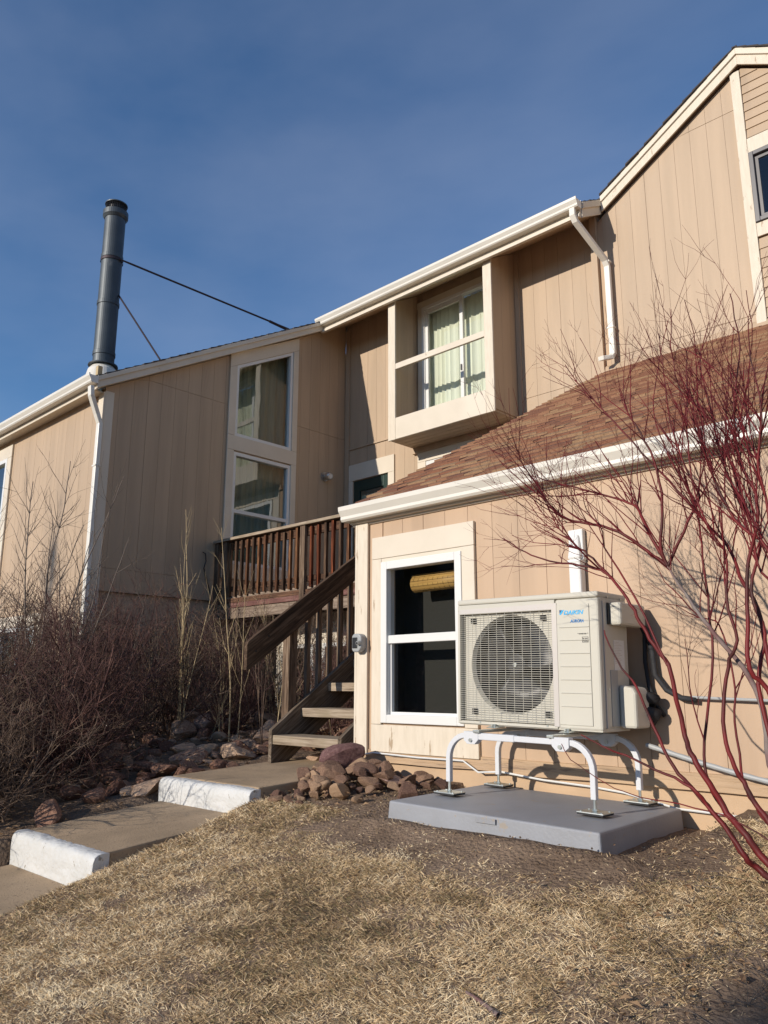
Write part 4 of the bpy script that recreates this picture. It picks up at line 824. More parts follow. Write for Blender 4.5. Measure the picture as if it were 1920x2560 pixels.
    for i in range(12):
        y = 4.56 + i * .128
        if y < 6.0:
            ztp = hz(y) - .12; zbt = 1.262 + sl * (y - 4.163) - .10
            MB().box(xL - .082, xL - .042, y, y + .04, zbt, ztp).build('baluster', M['wood_z'], S, bevel=.002)
    # cream wall under the deck with its windows
    U = thing('deck_underwall', 'cream boarded wall with white windows under the raised deck', 'wall', (-6.5, 6.8, 1.0))
    Yu = 6.82; op = [(-8.22, -7.72, 1.3, 2.15), (-7.55, -7.05, 1.3, 2.15), (-6.9, -5.6, 1.3, 2.15)]
    wall(U, front(Yu), -8.5, xr, K(.8), K(2.54), op, M['cream'], start=-8.5, thick=.06)
    for (a, b, c, d) in op:
        wn = window_front(U, Yu - .02, a, b, c, d, fw=.05, glassm='glass')
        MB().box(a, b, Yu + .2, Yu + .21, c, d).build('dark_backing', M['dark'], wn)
build_deck()
def copy_of(o, loc):
    c = o.copy(); scene.collection.objects.link(c); c.location = loc; return c

# ------------------------------------------------------------------ small fittings
def build_fittings():
    # dome wall light on the shaded wall
    T = thing('wall_light', 'round metal outdoor wall light on the shaded siding beside the door', 'light', (-9.2, 8.25, 4.93))
    MB().tube([(-9.208, 8.25, 4.93), (-9.185, 8.25, 4.93)], .075, 24).build('back_plate', M['lamp'], T)
    MB().tube([(-9.185, 8.25, 4.93), (-9.14, 8.25, 4.93), (-9.10, 8.25, 4.925), (-9.06, 8.25, 4.915), (-9.055, 8.25, 4.913)], [.045, .06, .066, .055, .05], 20).build('lamp_head', M['lamp'], T, smooth=True)
    MB().tube([(-9.054, 8.25, 4.912), (-9.05, 8.25, 4.911)], .038, 16).build('lens', M['sticker'], T)
    # security light/sensor on the near corner
    T = thing('security_camera', 'small grey solar security camera screwed to the cream corner board', 'camera', (-4.24, 4.19, 1.92))
    mb = MB(); pr = [(-.052 + .0, -.05), (-.035, -.068), (.02, -.068), (.045, -.04), (.045, .045), (.02, .068), (-.035, .068), (-.052, .05)]
    mb.prism([(-4.245 + a, 4.155, 1.925 + b) for a, b in pr], (0, .06, 0)); mb.build('body', M['greyplastic'], T, bevel=.010)
    MB().box(-4.285, -4.235, 4.149, 4.156, 1.885, 1.965).build('solar_panel', M['black'], T, bevel=.004)
    MB().tube([(-4.215, 4.158, 1.925), (-4.215, 4.13, 1.92)], [.018, .014], 16).build('lens_mount', M['greyplastic'], T)
    MB().tube([(-4.215, 4.1295, 1.92), (-4.215, 4.127, 1.92)], .009, 12).build('lens', M['black'], T)
    # white line-set cover climbing the wall above the heat pump
    T = thing('line_set_cover', 'white vertical pipe cover on the siding above the heat pump', 'pipe cover', (-2.4, 4.2, 1.6))
    mb = MB(); mb.box(-2.442, -2.362, 4.172, 4.2385, 1.55, 2.36); mb.build('duct', M['vinyl'], T, bevel=.012)
    mb = MB(); mb.hexa([(-2.446, 4.166, 2.355), (-2.358, 4.166, 2.355), (-2.358, 4.2385, 2.355), (-2.446, 4.2385, 2.355), (-2.43, 4.185, 2.505), (-2.374, 4.185, 2.505), (-2.374, 4.2385, 2.52), (-2.43, 4.2385, 2.52)]); mb.build('cap', M['vinyl'], T, bevel=.014)
    MB().box(-2.45, -2.352, 4.2, 4.2385, 2.35, 2.54).build('wall_plate', M['vinyl'], T, bevel=.006)
    MB().box(-2.446, -2.358, 4.168, 4.2385, 2.335, 2.352).build('joint_collar', M['vinyl'], T, bevel=.003)
    # white cable clipped along the foundation
    R = random.Random(2); pts = []; zf = [(-4.22, 1.135), (-4.12, 1.155), (-3.7, 1.145), (-3.3, 1.148), (-3.18, 1.085), (-3.0, 1.10), (-2.7, 1.075), (-2.4, 1.06), (-2.2, 1.045), (-1.9, 0.99), (-1.6, .985), (-1.2, .985), (-.6, .98), (.2, .98)]
    for (x, z) in zf: pts.append((x, 4.205 if z > 1.07 else 4.23, z - .01))
    o = MB().tube(pts, .006, 6).build('cable', M['vinyl'], loc=(-3, 4.2, 1.1)); tag(o, 'thin white cable running along the bottom of the wall behind the rocks', 'cable')
    T = thing('flexible_conduit', 'pale grey flexible conduit sagging along the wall right of the heat pump', 'conduit', (-1.5, 4.2, 1.4))
    pts = []; n = 40
    for i in range(n + 1):
        t = i / n; pts.append((-2.02 + 1.6 * t, 4.17, 1.30 - .14 * math.sin(min(1, t * 1.6) * math.pi / 2) - .07 * t))
    rr = [.012 + (.002 if i % 2 else 0) for i in range(n + 1)]
    MB().tube(pts, rr, 10).build('hose', M['conduit'], T)
    pts = [(-1.76, 4.20, 1.552), (-1.6, 4.205, 1.545), (-1.4, 4.20, 1.54), (-1.1, 4.205, 1.53), (-.6, 4.20, 1.525), (.2, 4.20, 1.52)]
    MB().tube(pts, .008, 8).build('hose', M['conduit'], T)
    T = thing('disconnect_box', 'small white electrical box on the wall at the right picture edge', 'electrical box', (-.95, 4.2, 1.95))
    MB().box(-1.11, -.93, 4.17, 4.2385, 1.84, 2.05).build('box', M['vinyl'], T, bevel=.008); MB().box(-1.09, -.95, 4.166, 4.171, 1.96, 2.0).build('warning_label', M['blind'], T)
    # black cord hanging on the shaded wall by the deck
    pts = [(-9.195, 6.02, 3.42), (-9.18, 6.06, 3.40), (-9.19, 6.08, 3.30), (-9.19, 6.05, 3.2), (-9.19, 6.1, 3.05), (-9.19, 6.16, 2.9), (-9.18, 6.18, 2.75)]
    o = MB().tube(pts, .007, 6).build('power_cord', M['black'], loc=(-9.2, 6.1, 3)); tag(o, 'black cord hanging on the shaded wall beside the deck corner', 'cord')
build_fittings()

# ------------------------------------------------------------------ equipment pad, stand, heat pump
def text_part(name, txt, x, z, Y, size, mat, parent, shear=0, weight=0.0, width=None):
    cu = bpy.data.curves.new(name, 'FONT'); cu.body = txt; cu.size = size; cu.shear = shear; cu.offset = weight; cu.extrude = 0.0004
    o = bpy.data.objects.new(name, cu); me = bpy.data.meshes.new_from_object(o); bpy.data.objects.remove(o)
    xs = [v.co.x for v in me.vertices]; k = (width / (max(xs) - min(xs))) if width else 1; m0 = min(xs)
    mb = MB(); mb.v = [(x + (v.co.x - m0) * k, Y - v.co.z, z + v.co.y) for v in me.vertices]; mb.f = [tuple(p.vertices) for p in me.polygons]
    return mb.build(name, mat, parent)
def build_pad():
    z0 = 1.008; T = [(-3.06, 3.25, z0), (-1.82, 3.26, z0 - .02), (-1.865, 4.20, z0 - .02), (-3.13, 4.20, z0)]
    mb = MB(); b = [(p[0] + (-.008 if p[0] < -2.5 else .008), p[1] + (-.008 if p[1] < 3.7 else 0), p[2] - .125) for p in T]; b2 = [(p[0], p[1], p[2] - .10) for p in b]
    mb.hexa(b + T); o = mb.build('equipment_pad', M['pad'], loc=(-2.5, 3.7, .92), bevel=.010); tag(o, 'flat grey plastic equipment pad on bare soil under the white stand', 'pad')
    # the shallow notch and the label strip on the front rim
    MB().box(-2.48, -2.36, 3.2435, 3.246, .962, .988).build('rim_tab', M['pad'], o, bevel=.003)
build_pad()
def build_stand():
    S = thing('heat_pump_stand', 'white arched steel stand carrying the heat pump on the grey pad', 'stand', (-2.5, 3.9, 1.01))
    feet = [(-2.954, 3.635, 1), (-2.045, 3.63, -1), (-2.971, 4.13, 1), (-2.056, 4.13, -1)]
    for (x, y, s) in feet:
        pts = [(x, y, 1.075), (x, y, 1.20)]
        for k in range(9):
            a = math.pi / 2 * k / 8; pts.append((x + s * .13 * (1 - math.cos(a)), y, 1.205 + .13 * math.sin(a)))
        pts.append((x + s * .17, y, 1.335))
        MB().sweep_rect(pts, (0, 1, 0), .0148, .0148).build('leg', M['stand'], S, bevel=.004)
        MB().tube([(x, y, 1.01), (x, y, 1.08)], .008, 8).build('threaded_rod', M['zinc'], S)
        MB().tube([(x, y, 1.024), (x, y, 1.034)], .015, 6).build('nut', M['zinc'], S)
        fp = MB().box(x - .072, x + .072, y - .055, y + .055, 1.016, 1.022).build('foot_plate', M['zinc'], S, bevel=.002)
        MB().box(x - .070, x + .070, y - .053, y + .053, 1.0085, 1.0155).build('rubber_pad', M['rubber'], fp)
        for (dx, dy) in ((-.055, -.04), (.055, -.04), (.055, .04), (-.055, .04)): MB().tube([(x + dx, y + dy, 1.021), (x + dx, y + dy, 1.026)], .006, 8).build('bolt', M['zinc'], fp)
        # clamp bracket with its bolt where the leg meets the rail
        bx = x + s * .165
        mb = MB(); mb.prism([(bx - s * .045, y - .022, 1.31), (bx - s * .02, y - .022, 1.29), (bx + s * .03, y - .022, 1.29), (bx + s * .055, y - .022, 1.315), (bx + s * .055, y - .022, 1.358), (bx - s * .045, y - .022, 1.358)][::1], (0, .044, 0)); br = mb.build('clamp_bracket', M['stand'], S, bevel=.002)
        MB().tube([(bx + s * .005, y - .022, 1.312), (bx + s * .005, y - .031, 1.312)], .011, 6).build('bolt', M['zinc'], br)
    for y in (3.635, 4.13):
        MB().box(-2.78, -2.50, y - .019, y + .019, 1.316, 1.352).build('rail', M['stand'], S, bevel=.004)
        MB().box(-2.53, -2.22, y - .0155, y + .0155, 1.319, 1.349).build('rail', M['stand'], S, bevel=.004)
    for x in (-2.74, -2.27):                    # cross bars that take the unit's feet
        MB().box(x - .02, x + .02, 3.60, 4.17, 1.3525, 1.368).build('cross_bar', M['zinc'], S, bevel=.003)
    S.rotation_euler = (0, math.radians(.9), 0)
build_stand()

def build_heat_pump():
    x0, x1 = -3.013, -2.072; y0, y1 = 3.80, 4.115; z0, z1 = 1.382, 2.112
    H = thing('heat_pump', 'ivory outdoor heat pump unit with round fan behind wire grille', 'heat pump', (-2.54, 3.95, 1.375))
    cx, cz, r = -2.648, 1.728, .283; px0, px1, pz0, pz1 = -2.995, -2.352, 1.408, 2.030
    t = .012
    # casing shell: bottom, left, back, right, top, and a front ring around the grille opening
    mb = MB(); mb.box(x0, x0 + t, y0 + .004, y1, z0 + .02, z1 - .03); mb.box(x1 - t, x1, y0 + .02, y1, z0 + .02, z1 - .03)
    mb.box(x0 + t, x1 - t, y1 - t, y1, z0 + .02, z1 - .03)
    mb.build('casing', M['casing'], H, bevel=.004)
    MB().box(x0 - .002, x1 + .002, y0 - .002, y1 + .002, z1 - .032, z1).build('lid', M['casing'], H, bevel=.010)
    MB().box(x0 + .004, x1 - .004, y0 + .01, y1 - .004, z0, z0 + .022).build('base_pan', M['casing'], H, bevel=.004)
    mb = MB()
    mb.box(x0, px1 + .016, y0, y0 + .03, pz1 + .012, z1 - .033)        # above grille
    mb.box(x0, px1 + .016, y0, y0 + .03, z0 + .006, pz0 - .006)        # below
    mb.box(x0, px0 - .001, y0, y0 + .03, pz0 - .006, pz1 + .012)
    mb.build('front_frame', M['casing'], H, bevel=.003)
    # grey grille trim along top and right
    mb = MB(); mb.prism([(px0 - .005, y0 - .006, pz1 - .004), (px1, y0 - .006, pz1 - .004), (px1 + .028, y0 - .001, pz1 + .03), (px0 - .005, y0 - .001, pz1 + .022)], (0, .012, 0))
    mb.prism([(px1, y0 - .006, pz0 - .008), (px1 + .028, y0 - .001, pz0 - .008), (px1 + .028, y0 - .001, pz1 + .03), (px1, y0 - .006, pz1 - .004)], (0, .012, 0))
    mb.build('grille_trim', M['casing_grey'], H)
    # plate with the round opening (radial fan of quads from square to circle)
    n = 72; V = []; F = []; yp = y0 + .028
    for k in range(n):
        a = 2 * math.pi * k / n; c, s = math.cos(a), math.sin(a)
        hw, hh = (px1 - px0) / 2, (pz1 - pz0) / 2; mx_, mz_ = (px0 + px1) / 2, (pz0 + pz1) / 2
        # ray to the rectangle from the circle's centre
        tt = min(((px1 - .0 if c > 0 else px0 + .022) - cx) / c if abs(c) > 1e-6 else 9, ((pz1 if s > 0 else pz0) - cz) / s if abs(s) > 1e-6 else 9)
        tt = max(tt, r + .002)
        V += [(cx + c * r, yp + .0, cz + s * r), (cx + c * tt, yp, cz + s * tt), (cx + c * (r - .012), yp + .03, cz + s * (r - .012)), (cx + c * (r - .012), yp + .12, cz + s * (r - .012))]
    for k in range(n):
        q = (k + 1) % n; F += [(4 * k + 1, 4 * k, 4 * q, 4 * q + 1), (4 * k, 4 * k + 2, 4 * q + 2, 4 * q)]
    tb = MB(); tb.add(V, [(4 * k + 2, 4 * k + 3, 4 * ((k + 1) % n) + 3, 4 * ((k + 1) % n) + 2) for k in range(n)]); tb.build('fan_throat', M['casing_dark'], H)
    mb = MB(); mb.add(V, F)
    for (a_, b_, c_, d_) in ((px1, pz1, .07, .07), (px0 + .022, pz1, -.0, .0)): pass
    # corner fillers so that the plate is a full rectangle
    for (xa, za) in ((px0 + .022, pz0), (px1, pz0), (px1, pz1), (px0 + .022, pz1)):
        d = Vector((xa - cx, 0, za - cz)); a0 = math.atan2(d.z, d.x); ks = [int(math.floor(a0 / (2 * math.pi) * n)) % n, (int(math.floor(a0 / (2 * math.pi) * n)) + 1) % n]
        pts = [Vector(V[4 * kk + 1]) for kk in ks]; mb.add([pts[0], pts[1], Vector((xa, yp, za))], [(0, 1, 2)])
    pl = mb.build('bell_mouth', M['casing'], H)
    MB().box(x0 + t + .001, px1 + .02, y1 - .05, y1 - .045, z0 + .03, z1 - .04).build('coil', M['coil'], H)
    MB().box(px0 - .001, px0 + .021, yp + .01, yp + .015, pz0, pz1).build('slot_shade_strip', M['casing_dark'], H)  # dark strip standing for a deeper opening, its shade in the colour
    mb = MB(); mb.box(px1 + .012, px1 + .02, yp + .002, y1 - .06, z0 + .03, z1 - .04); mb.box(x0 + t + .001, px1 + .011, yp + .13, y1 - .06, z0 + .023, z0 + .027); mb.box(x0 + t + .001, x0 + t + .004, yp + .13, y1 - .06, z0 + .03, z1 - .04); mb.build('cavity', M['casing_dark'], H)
    # fan: hub and three swept blades
    fan = MB().tube([(cx, yp + .045, cz), (cx, yp + .05, cz), (cx, yp + .12, cz)], [.05, .062, .064], 28).build('fan', M['blade'], H, smooth=False)
    MB().tube([(cx, yp + .035, cz), (cx, yp + .046, cz)], .014, 6).build('hub_nut', M['zinc'], fan)
    for b in range(3):
        V = []; nr, na = 8, 12
        for i in range(nr + 1):
            rr = .055 + (.262 - .055) * i / nr
            for j in range(na + 1):
                u = j / na; a = b * 2 * math.pi / 3 + .4 + (u - .5) * (1.25 + .35 * i / nr) + .35 * i / nr
                V.append((cx + rr * math.cos(a), yp + .055 + .07 * u + .01 * math.sin(i), cz + rr * math.sin(a)))
        F = [(i * (na + 1) + j, i * (na + 1) + j + 1, (i + 1) * (na + 1) + j + 1, (i + 1) * (na + 1) + j) for i in range(nr) for j in range(na)]
        mb = MB(); mb.add(V, F); o = mb.build('blade', M['blade'], fan, smooth=True); m_ = o.modifiers.new('s', 'SOLIDIFY'); m_.thickness = .003
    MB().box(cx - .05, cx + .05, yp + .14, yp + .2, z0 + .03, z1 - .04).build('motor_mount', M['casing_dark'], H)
    # wire grille
    mb = MB(); nw = 50
    for i in range(nw):
        z = pz0 + (pz1 - pz0) * (i + .5) / nw
        mb.tube([(px0, y0 - .004, z), (px1 - .002, y0 - .004, z)], .00155, 4, cap=False)
    mb.build('grille_wire', M['casing'], H); nvx = 11
    mb = MB()
    for i in range(nvx):
        x = px0 + .035 + (px1 - px0 - .06) * i / (nvx - 1); mb.tube([(x, y0 + .001, pz0), (x, y0 + .001, pz1)], .0017, 4, cap=False)
    mb.build('grille_rib', M['casing'], H)
    for (x, z) in ((-2.42, 1.985), (-2.905, 1.985), (-2.40, 1.46), (-2.90, 1.46)):
        MB().box(x - .012, x + .012, y0 + .004, y0 + .02, z - .016, z + .016).build('grille_clip', M['casing_dark'], H)
    # service panel with stamped ribs, sitting right of the fan
    qx0, qx1 = px1 + .03, -2.125; qz0, qz1 = 1.412, 2.048
    MB().box(px1 + .017, x1, y0 + .003, y0 + .03, z0 + .006, z1 - .033).build('front_panel', M['casing'], H, bevel=.012)
    sp = MB().box(qx0, qx1, y0 - .002, y0 + .002, qz0, qz1).build('service_cover', M['casing'], H, bevel=.0015)
    for i in range(7):
        z = 1.928 - i * .0695 - .0; mb = MB(); mb.hexa([(qx0 + .016, y0 - .0065, z - .004), (qx1 - .004, y0 - .0065, z - .004), (qx1 - .004, y0 - .002, z - .0065), (qx0 + .016, y0 - .002, z - .0065), (qx0 + .019, y0 - .0025, z), (qx1 - .004, y0 - .0025, z), (qx1 - .004, y0 - .002, z), (qx0 + .019, y0 - .002, z)]); mb.build('pressed_rib', M['casing'], sp)
    # logo
    ly = y0 - .0025; lx = qx0 + .018; lz = 1.993
    MB().prism([(lx, ly, lz + .026), (lx + .016, ly, lz + .026), (lx + .003, ly, lz + .004)], (0, -.0006, 0)).build('logo_mark', M['navy'], sp)
    MB().prism([(lx + .017, ly, lz + .026), (lx + .030, ly, lz + .026), (lx + .010, ly, lz + .0), (lx + .001, ly, lz + .0), (lx + .002, ly, lz + .004)], (0, -.0006, 0)).build('logo_mark', M['lblue'], sp)
    text_part('brand_lettering', 'DAIKIN', lx + .027, lz, ly - .0004, .031, M['lblue'], sp, shear=.28, weight=.0009, width=.122)
    text_part('model_lettering', 'AURORA', lx + .066, lz - .044, ly - .0004, .024, M['blue'], sp, shear=.22, weight=.0005, width=.082)
    text_part('inverter_lettering', 'INVERTER', qx1 - .062, 1.885, ly - .0004, .009, M['print'], sp, shear=.25, weight=.0002, width=.044)
    mb = MB()
    for (xa, sg) in ((qx1 - .064, -1), (qx1 - .014, 1)): mb.tube([(xa + sg * .001 * k * 1.6, ly - .0004, 1.888 + .004 * math.sin(k / 4 * math.pi)) for k in range(5)], .0008, 4)
    mb.build('logo_swoosh', M['print'], sp)
    mb = MB(); bx0, bx1, bz0, bz1 = qx1 - .044, qx1 - .008, 1.842, 1.872
    mb.box(bx0, bx1, ly - .0008, ly, bz0, bz0 + .002); mb.box(bx0, bx1, ly - .0008, ly, bz1 - .002, bz1); mb.box(bx0, bx0 + .002, ly - .0008, ly, bz0 + .002, bz1 - .002); mb.box(bx1 - .002, bx1, ly - .0008, ly, bz0 + .002, bz1 - .002); mb.build('badge_border', M['print'], sp)
    text_part('refrigerant_lettering', 'R32', bx0 + .004, bz0 + .005, ly - .0004, .026, M['print'], sp, weight=.0006, width=.028)
    # right side: panel line, terminal cover, valve cover, sticker, grey plate for the shaded recess
    MB().box(x1 + .0005, x1 + .003, y0 + .06, y1 - .01, z0 + .03, z1 - .06).build('side_panel', M['casing'], H, bevel=.001)
    MB().box(x1 + .0005, x1 + .005, y0 + .045, y0 + .056, z0 + .02, z1 - .05).build('side_seam', M['casing_grey'], H)
    tcov = MB().box(x1 + .0035, x1 + .075, y0 + .105, y1 + .085, 1.935, 2.058).build('terminal_cover', M['casing'], H, bevel=.014)
    MB().box(x1 + .0035, x1 + .012, y0 + .088, y0 + .103, 1.94, 2.055).build('cover_flange', M['black'], H)
    mb = MB(); mb.prism([(x1 + .0035, y0 + .18, 1.40), (x1 + .10, y0 + .18, 1.40), (x1 + .10, y0 + .18, 1.58), (x1 + .085, y0 + .18, 1.61), (x1 + .0035, y0 + .18, 1.625)], (0, .16, 0)); mb.build('valve_cover', M['casing'], H, bevel=.014)
    MB().box(x1 + .0032, x1 + .006, y0 + .10, y0 + .178, 1.41, 1.70).build('valve_shade_plate', M['greyplastic'], H, bevel=.002)  # plate coloured grey for the shadow on the recessed side
    st = MB().box(x1 + .0034, x1 + .0042, y0 + .15, y0 + .265, 1.70, 1.86).build('rating_label', M['sticker'], H)
    mb = MB()
    for i in range(14): mb.box(x1 + .0043, x1 + .0046, y0 + .156, y0 + .156 + .05 + .03 * ((i * 7) % 3) / 2, 1.847 - i * .0085, 1.8495 - i * .0085)
    mb.build('label_print', M['casing_grey'], st)
    for (yy, zz) in ((y0 + .1, 2.085), (y0 + .25, 2.085), (y0 + .08, 1.60)): MB().tube([(x1 + .002, yy, zz), (x1 + .0055, yy, zz)], .006, 8).build('screw', M['zinc'], H)
    for (xx) in (-2.85, -2.40): MB().tube([(xx, y0 - .002, z0 + .018), (xx, y0 + .002, z0 + .018)], .006, 8).build('screw', M['zinc'], H)
    # mounting feet
    for x in (-2.74, -2.27):
        mb = MB(); mb.hexa([(x - .03, y0 - .055, z0 - .008), (x + .03, y0 - .055, z0 - .008), (x + .03, y0 + .05, z0 - .008), (x - .03, y0 + .05, z0 - .008), (x - .025, y0 - .03, z0 + .0), (x + .025, y0 - .03, z0 + .0), (x + .03, y0 + .05, z0 - .001), (x - .03, y0 + .05, z0 - .001)]); mb.box(x - .004, x + .004, y0 - .04, y0 + .02, z0 - .001, z0 + .012)
        mb.build('mounting_foot', M['zinc'], H)
        MB().tube([(x + .015, y0 - .035, z0 - .005), (x + .015, y0 - .035, z0 + .012)], .008, 6).build('bolt', M['zinc'], H)
    # insulated lines and hoses behind
    mb = MB(); mb.tube([(x1 + .04, y1 + .02, 1.97), (x1 + .07, y1 + .09, 1.93), (x1 + .10, y1 + .09, 1.80), (x1 + .11, y1 + .085, 1.68), (x1 + .17, y1 + .085, 1.60), (x1 + .25, y1 + .085, 1.56), (x1 + .33, y1 + .085, 1.552)], .015, 10); mb.build('insulated_line', M['rubber'], H, smooth=True)
    mb = MB(); mb.tube([(x1 + .03, y1 + .08, 1.99), (x1 + .055, y1 + .10, 1.90), (x1 + .05, y1 + .10, 1.75), (x1 + .07, y1 + .09, 1.62), (x1 + .10, y1 + .10, 1.52), (x1 + .14, y1 + .115, 1.46)], .012, 10); mb.build('insulated_line', M['rubber'], H, smooth=True)
    for (za, rr) in ((1.57, .03), (1.49, .034)):
        mb = MB(); mb.tube([(x1 + .06, y1 - .02, za), (x1 + .12, y1 + .05, za - .02), (x1 + .08, y1 + .09, za - .05), (x1 - .05, y1 + .10, za - .03), (x1 - .3, y1 + .10, za + .1)], rr, 12); mb.build('insulated_pipe', M['rubber'], H, smooth=True)
    H.rotation_euler = (0, math.radians(1.0), 0)
build_heat_pump()

# ------------------------------------------------------------------ rocks
def rock_mesh(seed, flat=0.75):
    import bmesh
    bm = bmesh.new(); bmesh.ops.create_icosphere(bm, subdivisions=3, radius=1.0); R = random.Random(seed)
    planes = [(Vector((R.gauss(0, 1), R.gauss(0, 1), R.gauss(0, 1))).normalized(), R.uniform(.42, .85)) for _ in range(10)]
    for v in bm.verts:
        for n, d in planes:
            k = v.co.dot(n) - d
            if k > 0: v.co -= n * k * .94
        v.co *= 1 + .06 * noise.noise(v.co * 2.5 + Vector((seed, 0, 0)))
        v.co += v.co.normalized() * .025 * noise.noise(v.co * 7 + Vector((seed, 3, 0)))
        v.co.z *= flat
    me = bpy.data.meshes.new('rock'); bm.to_mesh(me); bm.free()
    return me
ROCKS = [rock_mesh(i, .6 + .05 * (i % 5)) for i in range(12)]
for m_ in ROCKS: m_.materials.append(M['rock'])
def place_rock(x, y, z, s, seed, mat=None, label=None, group=None, sc=None):
    R = random.Random(seed); o = bpy.data.objects.new('rock', ROCKS[seed % 12]); scene.collection.objects.link(o)
    o.location = (x, y, z); k = sc or (R.uniform(.8, 1.25), R.uniform(.8, 1.2), R.uniform(.75, 1.1)); o.scale = (s * k[0], s * k[1], s * k[2])
    o.rotation_euler = (R.uniform(-.5, .5), R.uniform(-.5, .5), R.uniform(0, 6.28))
    if mat: o.material_slots[0].link = 'OBJECT'; o.material_slots[0].material = mat
    tag(o, label, 'rock', group); return o
def pile_label(x, y, s):
    a = 'large' if s > .085 else ('small' if s < .058 else 'fist-sized')
    b = 'at the walk end of' if x < -3.98 else ('in the middle of' if x < -3.6 else 'at the pad end of')
    c = 'against the foundation' if y > 3.92 else ('halfway down' if y > 3.66 else 'on the lawn side')
    return '%s brown rock %s the pile, %s' % (a, b, c)
def bed_label(x, y, s):
    a = 'large' if s > .12 else ('small' if s < .085 else 'middling')
    b = 'along the walk edge' if x > -5.9 else ('one stride left of the walk' if x > -6.8 else 'deep in the bed')
    c = 'near the upper white step' if y < 3.6 else ('beside the stair foot' if y < 4.8 else 'before the raised deck')
    return '%s grey-red rock %s, %s' % (a, b, c)
def build_rocks():
    # pile at the wall corner, between the walk and the pad
    gp = 'brown rocks piled at the wall corner'; R = random.Random(11)
    place_rock(-4.17, 3.95, 1.10, .165, 14, M['rock_purple'], 'large purple-red boulder at the head of the rock pile beside the stairs', gp, (1.2, .9, 1.0))
    place_rock(-3.62, 3.93, 1.0, .13, 7, M['rock_purple'], 'flat greyish purple rock lying in the middle of the pile', gp, (1.5, .9, .45))
    pts = []
    tries = 0
    while len(pts) < 62 and tries < 6000:
        tries += 1
        x = R.uniform(-4.24, -3.12); y = R.uniform(3.28, 4.16)
        # the pile tapers towards the pad on the right and towards the grass
        if y < 3.30 + .42 * max(0, (x + 4.0)) + (.12 if x > -3.5 else 0): continue
        if x > -3.2 and y < 3.9: continue
        s = R.choice((.035, .045, .055, .065, .08, .095)) * R.uniform(.9, 1.1)
        if any((x - a) ** 2 + (y - b) ** 2 < (.72 * (s + c)) ** 2 for a, b, c in pts): continue
        pts.append((x, y, s))
    for i, (x, y, s) in enumerate(pts):
        h = .06 * smooth(.55, .0, abs(y - 3.85)) * smooth(-3.0, -4.0, x)
        place_rock(x, y, ground_z(x, y, False) + s * .35 + h, s, i + 20, None, pile_label(x, y, s), gp)
    for i in range(26):
        x = R.uniform(-4.22, -3.75); y = R.uniform(3.5, 4.1); s = R.uniform(.05, .09)
        place_rock(x, y, ground_z(x, y, False) + .07 + .06 * smooth(.4, 0, abs(y - 3.85)), s, i + 90, None, pile_label(x, y, s), gp)
    # bed on the left of the walk
    gb = 'rocks covering the bed under the shrubs'; R = random.Random(21)
    big = [(450, 1525, 5.0, .22, 'rounded pink boulder among the dry stems left of the stairs'), (108, 1762, 2.55, .13, 'pale boulder under the dark shrub beside the lower white step'),
           (318, 1700, 3.25, .15, 'brown boulder left of the upper white step'), (350, 1650, 3.6, .14, 'flat grey brown rock behind the upper white step'), (520, 1625, 4.3, .15, 'dark red rock left of the foot of the stairs')]
    for i, (px, py, Y, s, lb) in enumerate(big):
        p = at(px * 1.1573, py * 1.1573, Y); z = ground_z(p.x, p.y, False) + s * .35
        place_rock(p.x, p.y, z, s, i + 3, M['rock_purple'] if i in (0,) else M['rock_bed'], lb, gb, (1.15, .9, .85))
    pts = []; tries = 0
    while len(pts) < 190 and tries < 9000:
        tries += 1
        x = R.uniform(-8.3, -5.42); y = R.uniform(2.9, 6.1); s = R.choice((.05, .06, .08, .10, .13, .17)) * R.uniform(.9, 1.1)
        if y > 3 + (-5.4 - x) * 1.4 + 2.2: pass
        if x - s < -9.1 and y > 4.2: continue
        if any((x - a) ** 2 + (y - b) ** 2 < (.8 * (s + c)) ** 2 for a, b, c in pts): continue
        if x > -5.5 - s * .5 and y < 4.6: continue
        pts.append((x, y, s))
    for i, (x, y, s) in enumerate(pts):
        place_rock(x, y, ground_z(x, y, False) + s * .3, s, i + 200, M['rock_bed'], bed_label(x, y, s), gb)
    for i in range(24):       # rocks under and right of the stairs
        x = R.uniform(-5.1, -4.45); y = R.uniform(4.5, 5.8); s = R.uniform(.06, .12)
        place_rock(x, y, ground_z(x, y, False) + .05, s, i + 400, M['rock_bed'], 'dark rock lying in the shade under the open stairs', 'rocks under the stairs')
build_rocks()

# ------------------------------------------------------------------ woody plants
class Wood:
    """collects tapering stems; each becomes a 3- to 6-sided tube in one mesh"""
    def __init__(s): s.V = []; s.F = []
    def stem(s, pts, radii, n):
        base = len(s.V); prev = None
        for i, p in enumerate(pts):
            t = pts[min(i + 1, len(pts) - 1)] - pts[max(i - 1, 0)]
            if t.length < 1e-6: t = Vector((0, 0, 1))
            t.normalize()
            if prev is None: u = t.orthogonal().normalized()
            else:
                u = prev - t * prev.dot(t)
                u = u.normalized() if u.length > 1e-5 else t.orthogonal().normalized()
            prev = u; v = t.cross(u)
            for k in range(n):
                a = 2 * math.pi * k / n; s.V.append(p + (u * math.cos(a) + v * math.sin(a)) * radii[i])
        for i in range(len(pts) - 1):
            for k in range(n): s.F.append((base + i * n + k, base + i * n + (k + 1) % n, base + (i + 1) * n + (k + 1) % n, base + (i + 1) * n + k))
    def mesh(s, name, mat, off=Vector((0, 0, 0))):
        me = bpy.data.meshes.new(name); me.from_pydata([tuple(v - off) for v in s.V], [], s.F); me.materials.append(mat)
        for p in me.polygons: p.use_smooth = True
        return me
